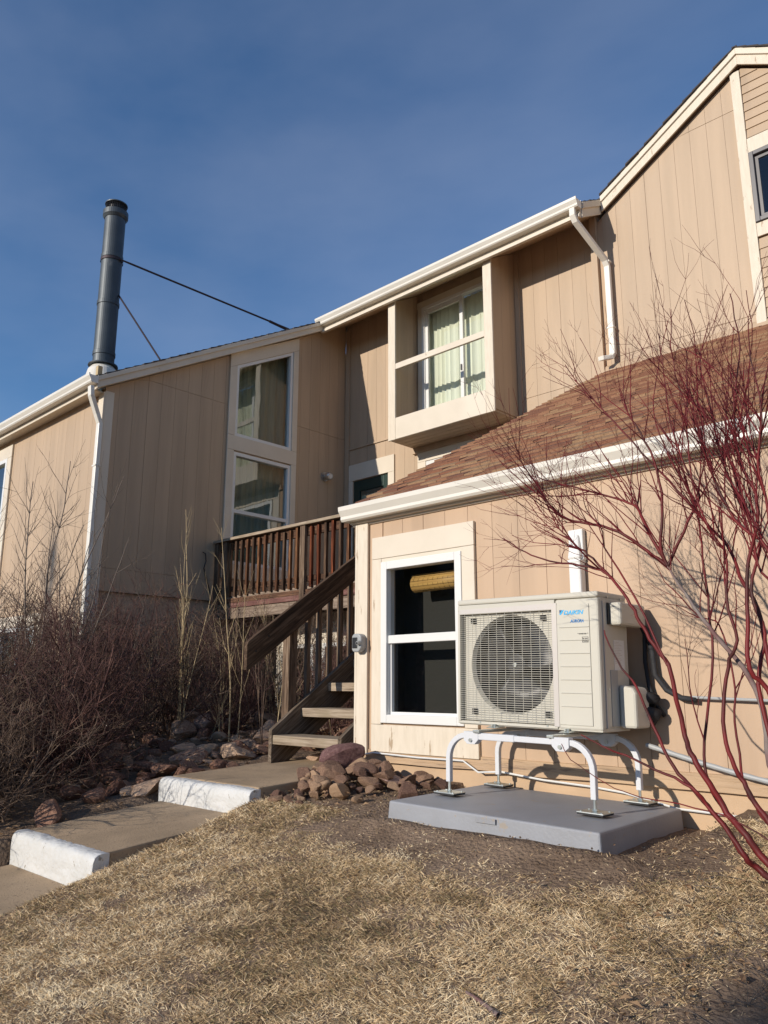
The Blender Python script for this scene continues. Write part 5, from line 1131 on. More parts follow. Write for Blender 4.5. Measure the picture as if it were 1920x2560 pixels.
def grow(W, R, p, d, L, r, lvl, P):
    """P: dict of per-level tuples"""
    n = max(2, int(L / P['seg'][lvl])); step = L / n; pts = [p.copy()]; dirs = [d.copy()]; rad = [r]
    for i in range(n):
        d = d + Vector((R.gauss(0, 1), R.gauss(0, 1), R.gauss(0, 1))) * P['wob'][lvl] + Vector((0, 0, P['up'][lvl]))
        d.normalize(); p = p + d * step; pts.append(p.copy()); dirs.append(d.copy()); rad.append(r * (1 - (1 - P['tip'][lvl]) * (i + 1) / n))
    W.stem(pts, rad, P['sides'][lvl])
    if lvl + 1 < P['levels']:
        k = P['kids'][lvl]; k = int(k * (L / P['ref'][lvl])) + (1 if R.random() < .5 else 0)
        for _ in range(k):
            t = R.uniform(P['from'][lvl], 1.0); i = min(n, max(1, int(t * n))); a = R.uniform(0, 2 * math.pi); dd = dirs[i]
            u = dd.orthogonal().normalized(); v = dd.cross(u); sp = P['spread'][lvl] * R.uniform(.7, 1.3)
            nd = (dd * math.cos(sp) + (u * math.cos(a) + v * math.sin(a)) * math.sin(sp)).normalized()
            grow(W, R, pts[i], nd, P['len'][lvl + 1] * R.uniform(.55, 1.25) * (1.15 - .5 * t), max(rad[i] * .62, P['rmin']), lvl + 1, P)
def build_brown_shrubs():
    P = dict(levels=4, seg=(.10, .07, .05, .05), wob=(.10, .16, .2, .2), up=(.015, .03, .03, .02), tip=(.45, .4, .4, .5), sides=(5, 4, 3, 3), kids=(8, 5, 2.4, 0), ref=(1.2, .7, .4, .3), **{'from': (.15, .1, .1, .1)}, spread=(.65, .75, .8, .8), len=(1.3, .62, .34, .17), rmin=.0021)
    meshes = []
    for v in range(4):
        R = random.Random(100 + v); W = Wood()
        for i in range(20):
            a = R.uniform(0, 6.28); t = R.uniform(.1, 1.0) ** .7 * .95; d = Vector((math.cos(a) * math.sin(t), math.sin(a) * math.sin(t), math.cos(t)))
            grow(W, R, Vector((R.gauss(0, .10), R.gauss(0, .10), -.05)), d, R.uniform(.8, 1.5), R.uniform(.006, .012), 0, P)
        meshes.append(W.mesh('bare_shrub', M['brownstem'] if v % 2 == 0 else M['brownstem2']))
    spots = [(-6.05, 2.35, 1.0, .72), (-6.45, 3.05, 1.0, .95), (-7.1, 2.5, 1.25, 1.0), (-7.2, 3.5, 1.0, 1.1), (-8.2, 3.0, 1.2, 1.3), (-8.4, 4.2, 1.0, 1.25), (-7.6, 4.5, .95, 1.05), (-7.0, 5.0, .7, .8), (-9.6, 3.5, 1.2, 1.4), (-8.5, 5.3, 1.0, 1.15), (-7.6, 5.75, 1.0, 1.0), (-10.9, 3.6, 1.2, 1.15), (-6.5, 6.0, .7, .85), (-5.75, 5.4, .6, .75), (-6.5, 1.8, .9, .8), (-9.3, 2.3, 1.1, 1.0), (-12.2, 3.4, 1.2, 1.2), (-7.4, 1.5, .9, .75)]
    spots += [(-6.2, 1.7, .8, .7), (-6.95, 3.0, 1.0, 1.0), (-7.8, 2.3, 1.1, 1.0)]
    labs = ['dense dark bare shrub beside the lower white step', 'tangled bare brown shrub left of the upper white step', 'low dark bare shrub at the left picture edge', 'dense purple brown shrub in the middle of the bed', 'wide bare shrub below the left house downspout', 'bare shrub against the corner board of the shaded wall', 'arching bare shrub in front of the shaded siding', 'thin bare shrub among the rocks', 'bare shrub in front of the sunlit left wall', 'bare shrub against the shaded wall near the deck', 'bare shrub under the deck corner', 'bare shrub by the low cream window', 'small bare shrub under the deck beam', 'small twiggy shrub behind the stair post', 'low shrub by the lowest walk slab', 'rounded dark shrub left of the walk near the picture edge', 'bare shrub under the sunlit window', 'lowest dark shrub at the lower left edge', 'small dark shrub spilling towards the lowest walk slab', 'dark bare shrub between the two white steps', 'broad dark shrub cut by the left picture edge']
    R = random.Random(8)
    for i, (x, y, s, h) in enumerate(spots):
        o = bpy.data.objects.new('bare_shrub', meshes[i % 4]); scene.collection.objects.link(o); o.location = (x, y, ground_z(x, y, False)); o.scale = (s, s * .95, h * 1.12); o.rotation_euler = (0, 0, R.uniform(0, 6.28))
        tag(o, labs[i], 'shrub', 'leafless brown shrubs left of the walk')
    # taller, thinner stems that stand above the mass
    P2 = dict(levels=3, seg=(.12, .08, .06), wob=(.05, .09, .12), up=(.03, .06, .05), tip=(.3, .35, .4), sides=(5, 4, 3), kids=(8, 4, 0), ref=(1.5, .6, .3), **{'from': (.25, .2, .2)}, spread=(.6, .6, .6), len=(1.8, .6, .28), rmin=.0015)
    tall = [(70, 1500, 3.3, 3.0, 'greytree', 'tall grey-brown sapling in front of the left window', 4, .013, .28), (12, 1480, 3.4, 2.9, 'greytree', 'slender grey sapling at the left picture edge', 3, .012, .25), (140, 1480, 3.4, 2.35, 'greytree', 'forked grey-brown sapling in front of the white downspout', 4, .010, .35), (240, 1480, 4.1, 1.55, 'greytree', 'thin arching stems in front of the corner board', 4, .007, .6)]
    for i, (px, py, Y, Ht, m, lb, ns, r, fan) in enumerate(tall):
        p = at(px * 1.1573, py * 1.1573, Y); b = Vector((p.x, p.y, ground_z(p.x, p.y, False))); W = Wood(); R = random.Random(300 + i)
        top = Ht
        for k in range(ns):
            d = Vector((R.gauss(0, fan * .35), R.gauss(0, fan * .3), 1)).normalized(); grow(W, R, b - Vector((0, 0, .05)), d, top * R.uniform(.85, 1.05), r, 0, P2)
        o = bpy.data.objects.new('sapling', W.mesh('sapling', M[m], b)); scene.collection.objects.link(o); o.location = b; tag(o, lb, 'sapling')
    # straw-coloured saplings
    P3 = dict(levels=3, seg=(.14, .07, .05), wob=(.022, .08, .1), up=(.02, .09, .08), tip=(.3, .4, .5), sides=(6, 4, 3), kids=(12, 2, 0), ref=(2.4, .5, .3), **{'from': (.28, .2, .2)}, spread=(.42, .5, .5), len=(2.4, .42, .16), rmin=.0017)
    straw = [(390, 1560, 4.6, 415, 1098, 4, .0105, 'tallest straw-coloured sapling in front of the shaded siding'), (505, 1575, 4.7, 538, 1130, 2, .0085, 'straw-coloured sapling in front of the deck balusters'), (600, 1500, 5.6, 590, 1290, 3, .006, 'short straw-coloured stems left of the stair post'), (470, 1590, 4.7, 470, 1400, 3, .005, 'thin straw-coloured shoots among the rocks')]
    for i, (px, py, Y, qx, qy, ns, r, lb) in enumerate(straw):
        a = at(px * 1.1573, py * 1.1573, Y); b = Vector((a.x, a.y, ground_z(a.x, a.y, False))); tp = at(qx * 1.1573, qy * 1.1573, Y); W = Wood(); R = random.Random(400 + i)
        for k in range(ns):
            q = tp + Vector((R.gauss(0, .10), R.gauss(0, .12), -abs(R.gauss(0, .25)) * (k > 0))); bb = b + Vector((R.gauss(0, .06), R.gauss(0, .06), -.04)); d = (q - bb); L = d.length; grow(W, R, bb, (d.normalized() + Vector((R.gauss(0, .05), 0, 0))).normalized(), L * (1 if k == 0 else R.uniform(.7, .95)), r * (1 if k == 0 else .7), 0, P3)
        o = bpy.data.objects.new('sapling', W.mesh('sapling', M['straw'], b)); scene.collection.objects.link(o); o.location = b; tag(o, lb, 'sapling', 'straw-coloured saplings')
    # single thin canes around the stair foot and bed
    R = random.Random(77)
    for i in range(16):
        x = R.uniform(-8.2, -5.5); y = R.uniform(4.3, 5.9); b = Vector((x, y, ground_z(x, y, False))); W = Wood(); q = dict(P3); q['kids'] = (4, 1, 0)
        for k in range(R.randint(1, 3)): grow(W, R, b, Vector((R.gauss(0, .15), R.gauss(0, .15), 1)).normalized(), R.uniform(.6, 1.3), .0045, 0, q)
        o = bpy.data.objects.new('cane', W.mesh('cane', M['straw'] if i % 3 else M['brownstem'], b)); scene.collection.objects.link(o); o.location = b; tag(o, '%s cane standing in the rocky bed, %s' % ('straw-coloured' if i % 3 else 'brown', 'near the stair foot' if x > -6.4 else ('below the deck corner' if y > 5.1 else 'among the big rocks')), 'plant', 'dry canes in the rocky bed')
build_brown_shrubs()

def build_dogwood():
    q = lambda x, y: ((1200 + x / 2.3042), (760 + y / 2.3042))
    base = Vector((-0.74, 2.90, .90))
    D = thing('red_dogwood', 'large bare shrub with glossy dark red stems right of the heat pump', 'shrub', tuple(base))
    # each main stem: depth at its far end, then the route it takes; start depth is the crown of the root
    LA = [(0, 1655, 1890), (0, 1610, 1852), (0, 1570, 1792), (0, 1530, 1742), (0, 1495, 1702), (0, 1455, 1657)]
    LB = [(0, 1662, 1867), (0, 1612, 1807), (0, 1572, 1757), (0, 1532, 1692), (0, 1497, 1637), (0, 1480, 1590)]
    LC = [(0, 1668, 1790), (0, 1634, 1742), (0, 1606, 1690), (0, 1580, 1640), (0, 1562, 1560)]
    stems = [
        (3.30, .021, 'greystem', [(0, 1690, 1700), (0, 1655, 1560), (1560, 2160), (1350, 1900), (1230, 1740), (1130, 1590), (1080, 1510)]),
        (3.15, .019, 'redstem', LB + [(0, 1462, 1510), (1080, 2080), (1000, 1960), (920, 1830), (850, 1700), (740, 1560), (650, 1520), (540, 1500), (400, 1480), (260, 1430), (130, 1350)]),
        (3.45, .014, 'redstem', [(1750, 2400), (1650, 1980), (1600, 1750), (1500, 1570), (1430, 1400), (1290, 1250), (1090, 1020), (940, 860), (700, 600), (560, 450), (490, 350)]),
        (3.20, .015, 'redstem', LC + [(0, 1572, 1440), (1480, 1940), (1420, 1700), (1420, 1450), (1350, 1350), (1240, 1100), (1200, 800), (1190, 500), (1190, 270)]),
        (3.05, .014, 'redstem', [(1720, 2350), (1555, 2100), (1545, 1800), (1540, 1500), (1600, 1250), (1570, 1050), (1480, 850), (1470, 500), (1500, 250), (1440, -60)]),
        (3.35, .018, 'redstem', LA + [(0, 1412, 1570), (900, 2200), (820, 2100), (740, 1950), (715, 1880)]),
        (3.55, .012, 'redstem', LB[:4] + [(0, 1522, 1600), (0, 1540, 1420), (1300, 1600), (1275, 1380), (1240, 1150), (1100, 900), (1000, 620), (1030, 350), (1085, 90)]),
        (2.95, .012, 'redstem', [(1800, 2300), (1700, 1900), (1680, 1500), (1660, 1200), (1600, 900), (1620, 600), (1560, 300), (1545, 80)]),
        (3.6, .010, 'redstem', LC[:3] + [(0, 1588, 1560), (1460, 2150), (1380, 1850), (1270, 1780), (1285, 1500), (1240, 1400)]),
        (3.0, .015, 'redstem', LA[:5] + [(0, 1417, 1664), (0, 1351, 1633), (0, 1300, 1610), (0, 1255, 1587)]),
        (3.2, .010, 'redstem', [(1750, 2300), (1720, 1700), (1600, 1500), (1540, 1200), (1420, 1000), (1200, 880)]),
        (3.1, .005, 'redstem', [(0, 1640, 1800), (0, 1500, 1745), (0, 1383, 1722), (0, 1308, 1692), (0, 1233, 1640), (0, 1213, 1607)]),
        (3.3, .013, 'redstem', [(0, 1690, 1650), (0, 1640, 1480), (1640, 1900), (1560, 1650), (1620, 1350), (1500, 1150), (1400, 900), (1330, 600), (1270, 340), (1320, 100)]),
        (3.1, .012, 'redstem', [(0, 1700, 1500), (0, 1690, 1300), (1650, 1400), (1500, 1280), (1380, 1090), (1300, 860), (1210, 640), (1110, 330), (1100, 30)]),
    ]
    # routes that leave an earlier stem: (stem index, point index, depth end, radius, route)
    forks = [
        (0, 6, 3.35, .012, [(1080, 1480), (960, 1290), (900, 1170), (780, 1120), (480, 1040), (340, 1000), (300, 930)]),
        (0, 6, 3.15, .013, [(1080, 1480), (960, 1420), (800, 1310), (600, 1260), (480, 1230), (380, 1130), (300, 1000), (240, 920), (222, 850)]),
        (0, 6, 3.30, .013, [(1085, 1450), (1040, 1400), (1050, 1150), (1000, 900), (900, 700), (840, 600), (825, 460)]),
        (0, 6, 3.40, .011, [(1100, 1430), (1200, 1250), (1260, 1100), (1180, 930), (1100, 700), (1060, 420), (1030, 170)]),
        (1, 11, 3.25, .008, [(740, 1560), (620, 1440), (560, 1400), (490, 1330), (450, 1290), (430, 1250), (370, 1130), (280, 1060)]),
        (1, 7, 3.3, .008, [(1080, 2080), (900, 1700), (720, 1400), (700, 1290), (560, 1160), (500, 1100)]),
    ]
    R = random.Random(55); twig = Wood()
    PT = dict(levels=4, seg=(.07, .05, .04, .04), wob=(.08, .10, .12, .12), up=(.06, .07, .05, .05), tip=(.45, .4, .4, .5), sides=(4, 3, 3, 3), kids=(2.4, 1.5, .8, 0), ref=(.5, .3, .2, .2), **{'from': (.15, .2, .2, .2)}, spread=(.5, .55, .6, .6), len=(.5, .34, .2, .1), rmin=.0009)
    main = []
    def route(pts2, Ya, Yb, start=None):
        out = []; n = len(pts2)
        for i, ab in enumerate(pts2):
            t = (i + 1) / n; Yd = Ya + (Yb - Ya) * t + .015 * math.sin(i * 2.1 + Yb * 9); px, py = q(*ab) if len(ab) == 2 else (ab[1] * 1.1573, ab[2] * 1.1573); out.append(at(px, py, Yd))
        if start is not None: out = [start] + out
        # smooth by subdividing with a little wander
        fine = []
        for i in range(len(out) - 1):
            p0 = out[max(i - 1, 0)]; p1 = out[i]; p2 = out[i + 1]; p3 = out[min(i + 2, len(out) - 1)]
            for k in range(4):
                t = k / 4; fine.append(.5 * ((2 * p1) + (p2 - p0) * t + (2 * p0 - 5 * p1 + 4 * p2 - p3) * t * t + (3 * p1 - p0 - 3 * p2 + p3) * t ** 3) + Vector((R.gauss(0, .0016), R.gauss(0, .0025), R.gauss(0, .0016))))
        fine.append(out[-1]); return fine, out
    def dress(fine, r0, dens=1.0, frm=.25):
        n = len(fine)
        for i in range(int(n * frm), n):
            for _ in range(2 if R.random() < .55 * dens else (1 if R.random() < .6 * dens else 0)):
                t = i / n; d = (fine[min(i + 1, n - 1)] - fine[i - 1]).normalized(); a = R.uniform(0, 6.28); u = d.orthogonal().normalized(); v = d.cross(u); sp = R.uniform(.4, .85)
                nd = (d * math.cos(sp) + (u * math.cos(a) + v * math.sin(a) * .7) * math.sin(sp) + Vector((0, 0, .25))).normalized()
                L = R.uniform(.18, .62) * (1.1 - .55 * t); grow(twig, R, fine[i], nd, L, max(.0013, min(.0032, r0 * (1 - .8 * t) * .5)), 1 if L < .3 else 0, PT)
    def add_stem(fine, r, mat):
        W = Wood(); n = len(fine); W.stem(fine, [max(.0018, r * (1 - .82 * i / n)) for i in range(n)], 7); me = W.mesh('stem', M[mat], base); o = bpy.data.objects.new('stem', me); scene.collection.objects.link(o); o.parent = D; OFF[o] = base
    for (Yb, r, mat, rt) in stems:
        st = base + Vector((R.gauss(0, .07), R.gauss(0, .07), -.05)); f_, out = route(rt, 3.0, Yb, st); main.append((f_, out, Yb)); add_stem(f_, r * .72, mat); (len(main) - 1 in (5, 9, 11)) or dress(f_, r, .36, .62 if len(main) == 2 else .5)
    for (si, pi, Yb, r, rt) in forks:
        st = main[si][1][pi + 1]; f_, out = route(rt[1:], st.y, Yb, st); add_stem(f_, r * .66, 'redstem'); dress(f_, r, .5, .15)
    # extra upright whips filling the crown on the right
    for k in range(46):
        src = main[R.choice((2, 3, 4, 6, 7, 10, 4, 7, 12, 13, 12, 13, 7))][0]; i = R.randint(int(len(src) * .38), int(len(src) * .70)); d = Vector((R.gauss(-.1, .3), R.gauss(.02, .25), 1)).normalized()
        grow(twig, R, src[i], d, R.uniform(.3, .75), .0034, 0, dict(PT, kids=(3.4, 1.6, .8, 0), up=(.04, .06, .05, .05)))
    me = twig.mesh('twigs', M['redtwig'], base); o = bpy.data.objects.new('twigs', me); scene.collection.objects.link(o); o.parent = D; o['kind'] = 'stuff'; OFF[o] = base
build_dogwood()

# ------------------------------------------------------------------ dry grass, litter, fallen twigs
def np_mesh(name, V, F3, mat, attr=None):
    me = bpy.data.meshes.new(name); me.vertices.add(len(V)); me.vertices.foreach_set('co', V.astype(np.float32).ravel()); nf = len(F3)
    me.loops.add(nf * 3); me.polygons.add(nf); me.loops.foreach_set('vertex_index', F3.astype(np.int32).ravel()); me.polygons.foreach_set('loop_start', np.arange(0, nf * 3, 3, dtype=np.int32)); me.polygons.foreach_set('loop_total', np.full(nf, 3, dtype=np.int32))
    if attr is not None:
        a = me.attributes.new('rnd', 'FLOAT', 'POINT'); a.data.foreach_set('value', attr.astype(np.float32))
    me.materials.append(mat); me.update(); me.validate(); o = bpy.data.objects.new(name, me); scene.collection.objects.link(o); return o
def grass_material():
    m, nt, b = new_mat('dormant_grass'); N = nt.nodes; L = nt.links; b.inputs['Roughness'].default_value = 0.65; b.inputs['Specular IOR Level'].default_value = 0.3
    s = N.new('ShaderNodeAttribute'); s.attribute_name = 'rnd'; r = N.new('ShaderNodeValToRGB'); e = r.color_ramp.elements
    e[0].color = (0.19, 0.13, 0.075, 1); e[1].position = 1; e[1].color = (0.88, 0.74, 0.50, 1)
    for p, c in ((0.3, (0.46, 0.315, 0.175, 1)), (0.62, (0.72, 0.535, 0.31, 1)), (0.08, (0.22, 0.20, 0.09, 1))): k = e.new(p); k.color = c
    L.new(s.outputs['Fac'], r.inputs[0]); L.new(r.outputs[0], b.inputs['Base Color']); return m
def patch(x, y):
    """0 where the soil is bare, 1 where the turf is thick"""
    v = .95 + .55 * noise.noise((x * 1.3 + 5, y * 1.6, 1)) + .65 * noise.noise((x * 4.7, y * 4.7, 2)) + .5 * noise.noise((x * 11, y * 11, 4))
    # bare soil round the pad, under the dogwood, by the rocks
    dx = max(-3.12 - x, 0, x + 1.80); dy = max(3.2 - y, 0, y - 4.2); d = math.hypot(dx, dy); v -= 1.25 * smooth(.62, .05, d)
    v -= 1.1 * smooth(.75, .1, math.hypot(x + .85, y - 2.3)); v -= 1.0 * smooth(.30, .0, abs(y - 4.2)) if x > -4.2 else 0
    if -4.3 < x < -3.0 and y > 3.3: v -= 1.2 * smooth(3.3, 3.55, y)
    return max(0.0, min(1.0, v))
def build_grass():
    rs = np.random.RandomState(4); R = random.Random(4)
    # candidate points over the lawn in view (and a margin), denser near the camera
    N0 = 1900000; x = rs.uniform(-4.32, 1.2, N0); y = rs.uniform(.7, 4.15, N0)
    keep = (y > .7 + .0 * x) & (x < .25 * 1 + 0 * y + (y - 1.2) * 0.1)
    dist = np.hypot(x, y); keep &= dist > 1.0
    # margin left and right of the view wedge
    ang = np.degrees(np.arctan2(-x, y)); keep &= (ang > 10) & (ang < 78)
    pd = np.clip(1.9 / dist, .25, 1) ** 1.2; keep &= rs.uniform(0, 1, N0) < pd
    x, y = x[keep], y[keep]
    # patch mask on a grid
    gx = np.arange(-4.4, 1.4, .03); gy = np.arange(.6, 4.3, .03); G = np.array([[patch(a, b) for a in gx] for b in gy]); Z = np.array([[ground_z(a, b) for a in gx] for b in gy])
    def samp(A, x, y):
        fx = (x - gx[0]) / .03; fy = (y - gy[0]) / .03; i = np.clip(fx.astype(int), 0, len(gx) - 2); j = np.clip(fy.astype(int), 0, len(gy) - 2); u = fx - i; v = fy - j
        return A[j, i] * (1 - u) * (1 - v) + A[j, i + 1] * u * (1 - v) + A[j + 1, i] * (1 - u) * v + A[j + 1, i + 1] * u * v
    g = samp(G, x, y); k = rs.uniform(0, 1, len(x)) < np.clip(g * 1.15, .05, 1); onpad = (x > -3.16) & (x < -1.80) & (y > 3.23); k &= ~onpad
    x, y, g = x[k], y[k], g[k]
    if len(x) > 520000: x, y, g = x[:520000], y[:520000], g[:520000]; print('grass capped')
    n = len(x); z = samp(Z, x, y)
    # tuft field: direction follows a slowly turning field plus scatter, blades lie over
    F1 = np.array([[noise.noise((a * 2.2, b * 2.2, 9)) for a in gx] for b in gy]); F2 = np.array([[noise.noise((a * 7, b * 7, 12)) for a in gx] for b in gy])
    th = samp(F1, x, y) * 4 + samp(F2, x, y) * 5 + rs.normal(0, 1.6, n); lean = np.clip(rs.normal(1.22, .24, n), .15, 1.5); L = rs.uniform(.012, .036, n) * (.7 + .5 * g); wd = rs.uniform(.0005, .0010, n) * (.8 + .22 * np.hypot(x, y))
    dx, dy = np.cos(th), np.sin(th); sx, sy = -dy, dx
    l1 = lean * .9; l2 = lean * 1.05 + .05
    p0 = np.stack([x, y, z - .003], 1)
    d1 = np.stack([dx * np.sin(l1), dy * np.sin(l1), np.cos(l1)], 1); d2 = np.stack([dx * np.sin(l2), dy * np.sin(l2), np.maximum(np.cos(l2), -.15)], 1)
    p1 = p0 + d1 * (L * .5)[:, None]; p2 = p1 + d2 * (L * .6)[:, None]
    s0 = np.stack([sx, sy, np.zeros(n)], 1); ph = rs.uniform(-1.5, 1.5, n); s = (s0 * np.cos(ph)[:, None] + np.cross(d1, s0) * np.sin(ph)[:, None]) * wd[:, None]
    V = np.stack([p0 - s, p0 + s, p1 - s * .8, p1 + s * .8, p2], 1).reshape(-1, 3); b = np.arange(n)[:, None] * 5
    F = np.concatenate([b + [0, 1, 3], b + [0, 3, 2], b + [2, 3, 4]], 1).reshape(-1, 3)
    F3_ = np.array([[noise.noise((a * 1.1, b_ * 1.1, 20)) for a in gx] for b_ in gy])
    c = np.clip(rs.beta(1.8, 1.5, n) + samp(F3_, x, y) * .5 + samp(F2, x, y) * .45, 0, 1); o = np_mesh('lawn_grass', V, F, grass_material(), np.repeat(c, 5)); tag(o, 'dormant straw-coloured lawn grass with bare patches', 'grass', kind='stuff')
build_grass()
def build_litter():
    rs = random.Random(31)
    # leaves: small curled quads, under the shrubs, in the rocks, at the foot of the dogwood
    mb = MB()
    def leaf(x, y, z, s):
        a = rs.uniform(0, 6.28); t = rs.uniform(-.6, .6); u = Vector((math.cos(a), math.sin(a), rs.uniform(-.3, .3))).normalized(); v = Vector((-math.sin(a), math.cos(a), t)).normalized(); p = Vector((x, y, z)); w_ = u.cross(v) * s * rs.uniform(.2, .5)
        mb.add([p - u * s, p + v * s * .5 + w_, p + u * s, p - v * s * .5 + w_, p + w_ * .2], [(0, 4, 1), (1, 4, 2), (2, 4, 3), (3, 4, 0)])
    for _ in range(2600):
        x = rs.uniform(-9, -5.4); y = rs.uniform(1.6, 6.0); leaf(x, y, ground_z(x, y, False) + rs.uniform(.01, .12 if y > 3 else .04), rs.uniform(.012, .03))
    for _ in range(160):
        x = rs.uniform(-4.28, -3.2); y = rs.uniform(3.2, 4.1); leaf(x, y, ground_z(x, y, False) + rs.uniform(.01, .05), rs.uniform(.01, .022))
    for _ in range(420):
        x = rs.gauss(-.95, .4); y = rs.gauss(2.65, .45); leaf(x, y, ground_z(x, y, False) + rs.uniform(.005, .03), rs.uniform(.008, .022))
    for _ in range(60):
        x = rs.uniform(-4.2, -.6); y = rs.uniform(1.4, 3.3); leaf(x, y, ground_z(x, y, False) + .012, rs.uniform(.006, .014))
    o = mb.build('leaf_litter', M['leaf'], loc=(0, 0, 0)); tag(o, 'scattered dead brown leaves on the soil', 'leaves', kind='stuff')
    # clods and pebbles on bare soil
    mb = MB()
    for _ in range(2600):
        x = rs.uniform(-4.2, .2); y = rs.uniform(1.3, 4.2)
        if rs.random() < patch(x, y) * 1.3 or (-3.15 < x < -1.8 and y > 3.22): continue
        s = rs.uniform(.003, .010); p = Vector((x, y, ground_z(x, y) + s * .3)); V = [p + Vector((rs.uniform(.6, 1) * s * a, rs.uniform(.6, 1) * s * b, rs.uniform(.5, .9) * s * c)) for a, b, c in ((1, 0, 0), (0, 1, 0), (-1, 0, 0), (0, -1, 0), (0, 0, 1), (0, 0, -1))]
        mb.add(V, [(0, 1, 4), (1, 2, 4), (2, 3, 4), (3, 0, 4), (1, 0, 5), (2, 1, 5), (3, 2, 5), (0, 3, 5)])
    o = mb.build('soil_clods', bpy.data.materials['dry_soil'], loc=(0, 0, 0)); tag(o, 'small clods and pebbles on the bare soil', 'soil', kind='stuff')
    # dead twigs and straw lying at the lower right
    W = Wood(); R = random.Random(41)
    for _ in range(420):
        x = R.gauss(-.9, .38); y = R.gauss(2.5, .5); a = R.uniform(0, 6.28); L = R.uniform(.03, .13); z = ground_z(x, y, False) + R.uniform(.01, .035); p = Vector((x, y, z)); pts = [p]
        d = Vector((math.cos(a), math.sin(a), R.gauss(.05, .12)))
        for k in range(4): d = (d + Vector((R.gauss(0, .15), R.gauss(0, .15), -.03))).normalized(); pts.append(pts[-1] + d * L / 4)
        W.stem(pts, [R.uniform(.0006, .0015)] * 5, 3)
    o = bpy.data.objects.new('fallen_twigs', W.mesh('fallen_twigs', M['greytree'])); scene.collection.objects.link(o); tag(o, 'dry twigs and stalks fallen under the red shrub', 'twigs', kind='stuff')
    W = Wood(); R = random.Random(42)
    for _ in range(46):
        x = R.gauss(-.82, .22); y = R.gauss(2.72, .28); z = ground_z(x, y, False)
        for k in range(5):
            d = Vector((R.gauss(0, .5), R.gauss(0, .5), 1)).normalized(); pts = [Vector((x, y, z - .01))]
            for j in range(4): d = (d + Vector((R.gauss(0, .12), R.gauss(0, .12), -.14))).normalized(); pts.append(pts[-1] + d * R.uniform(.02, .045))
            W.stem(pts, [.0014, .0012, .001, .0008, .0005], 3)
    o = bpy.data.objects.new('dead_stalks', W.mesh('dead_stalks', M['greytree'])); scene.collection.objects.link(o); tag(o, 'tufts of dead grey stalks at the foot of the red shrub', 'stalks', kind='stuff')
    for (x, y, L, a, r, lb) in ((-.98, 1.95, .34, .5, .016, 'weathered grey branch lying on the soil at the lower right'), (-1.55, 2.12, .16, 2.9, .009, 'short broken stick lying on the dry grass'), (-.72, 2.2, .4, 1.2, .02, 'forked dead branch lying at the right picture edge')):
        W = Wood(); pts = [Vector((x, y, ground_z(x, y, False) + r))]; d = Vector((math.cos(a), math.sin(a), 0.02))
        for k in range(6): d = (d + Vector((R.gauss(0, .12), R.gauss(0, .12), R.gauss(.02, .04)))).normalized(); pts.append(pts[-1] + d * L / 6)
        W.stem(pts, [r * (1 - .08 * k) for k in range(7)], 7); o = bpy.data.objects.new('fallen_branch', W.mesh('fallen_branch', M['greystem'], pts[0])); scene.collection.objects.link(o); o.location = pts[0]; tag(o, lb, 'branch')
build_litter()

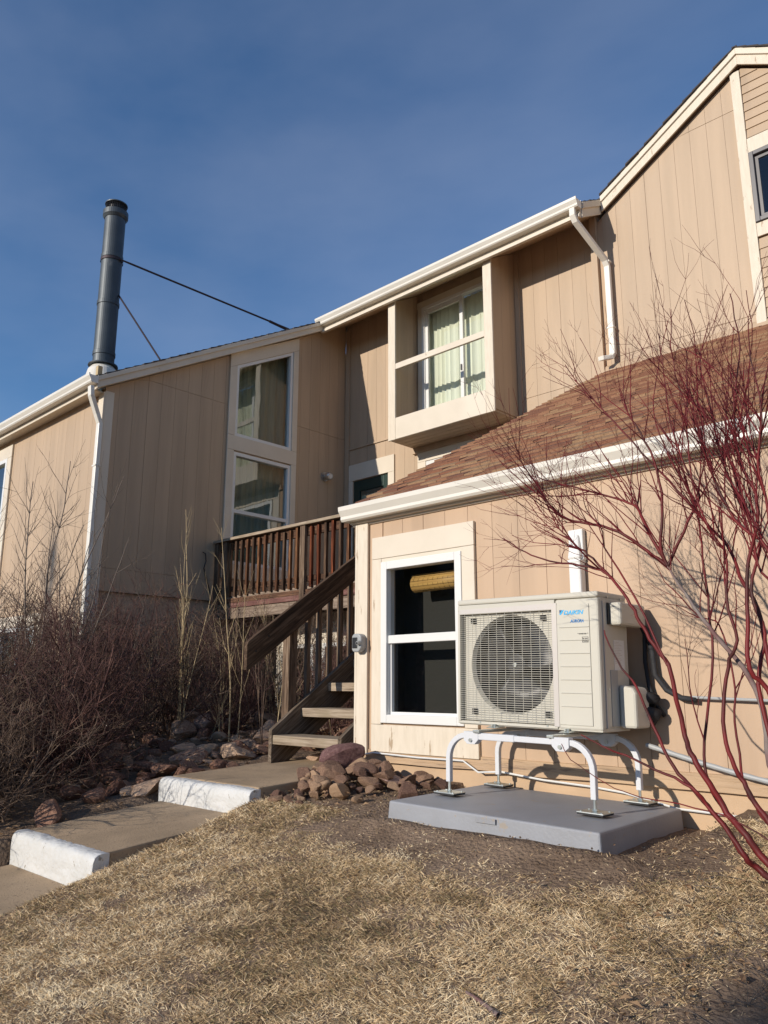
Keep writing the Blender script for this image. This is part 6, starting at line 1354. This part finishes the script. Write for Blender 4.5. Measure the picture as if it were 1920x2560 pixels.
# ------------------------------------------------------------------ unseen wooded rise added behind the viewer to darken what the panes mirror
def build_behind():
    mb = MB(); V = []; nx, ny = 60, 10
    for j in range(ny):
        for i in range(nx + 1):
            x = -140 + 280 * i / nx; y = -60 - 12 * j; h = (12 + 14 * smooth(-25, -75, x) + 3 * noise.noise((x * .02, 0, 3)) + 2.0 * noise.noise((x * .25, j, 3))) * math.sin(min(1, j / 4) * math.pi / 2)
            V.append((x, y, -1.2 + h))
    mb.add(V, [(j * (nx + 1) + i, (j + 1) * (nx + 1) + i, (j + 1) * (nx + 1) + i + 1, j * (nx + 1) + i + 1) for j in range(ny - 1) for i in range(nx)])
    o = mb.build('added_hills', surf('added_conifer_slope', (0.03, 0.04, 0.025), (0.06, 0.055, 0.04), scale=.3, rough=.95)); tag(o, kind='structure')
build_behind()
def build_shade_trees():
    # evergreens and a bare tree standing behind the viewer: their shade lies over the bed, the steps and the lower right lawn
    def evergreen(x, y, h, rb, seed, lab):
        R = random.Random(seed); z0 = ground_z(x, y, False); T = thing('juniper_tree', lab, 'tree', (x, y, z0))
        MB().tube([(x, y, z0 - .2), (x, y, z0 + h * .9)], [.12, .02], 8).build('trunk', M['greystem'], T)
        V = []; F = []
        for i in range(9000):
            t = R.random() ** .8; z = z0 + .15 + t * (h - .15); rr = rb * (1 - t) ** .7 * (R.random() ** .4) * (.75 + .35 * noise.noise((x + i * .0, z * 1.5, 0)) + .3 * R.random()); a = R.uniform(0, 6.28); p = Vector((x + rr * math.cos(a), y + rr * math.sin(a), z))
            d = Vector((R.gauss(0, 1), R.gauss(0, 1), R.gauss(.3, 1))).normalized(); u = d.orthogonal().normalized(); s = R.uniform(.03, .08); n = len(V); V += [p - u * s * .4, p + u * s * .4, p + d * s * 1.6]; F.append((n, n + 1, n + 2))
        mb = MB(); mb.add(V, F); mb.build('crown', M['needles'], T)
    evergreen(-8.6, -4.6, 4.85, 1.6, 1, 'tall dark juniper behind the viewer to the left')
    evergreen(-10.9, -4.0, 4.9, 1.8, 2, 'broad dark juniper behind the viewer at the far left')
    evergreen(-3.45, -12.0, 7.9, 1.6, 3, 'narrow juniper far behind the viewer')
    evergreen(-1.9, -12.5, 8.3, 1.9, 4, 'wide juniper far behind the viewer to the right')
    W = Wood(); R = random.Random(6); P = dict(levels=3, seg=(.7, .4, .3), wob=(.03, .1, .15), up=(.02, .05, .03), tip=(.4, .3, .3), sides=(7, 4, 3), kids=(14, 6, 0), ref=(10, 3, 1), **{'from': (.45, .2, .2)}, spread=(.6, .6, .6), len=(10.4, 2.0, .8), rmin=.01)
    b = Vector((-13.8, -14, -.8)); grow(W, R, b, Vector((0.01, 0, 1)), 10.9, .13, 0, P); o = bpy.data.objects.new('bare_tree', W.mesh('bare_tree', M['greystem'], b)); scene.collection.objects.link(o); o.location = b; tag(o, 'tall leafless tree far behind the viewer', 'tree')
M['needles'] = surf('juniper_needles', (0.035, 0.055, 0.025), (0.06, 0.08, 0.04), scale=6, rough=.8)
build_shade_trees()
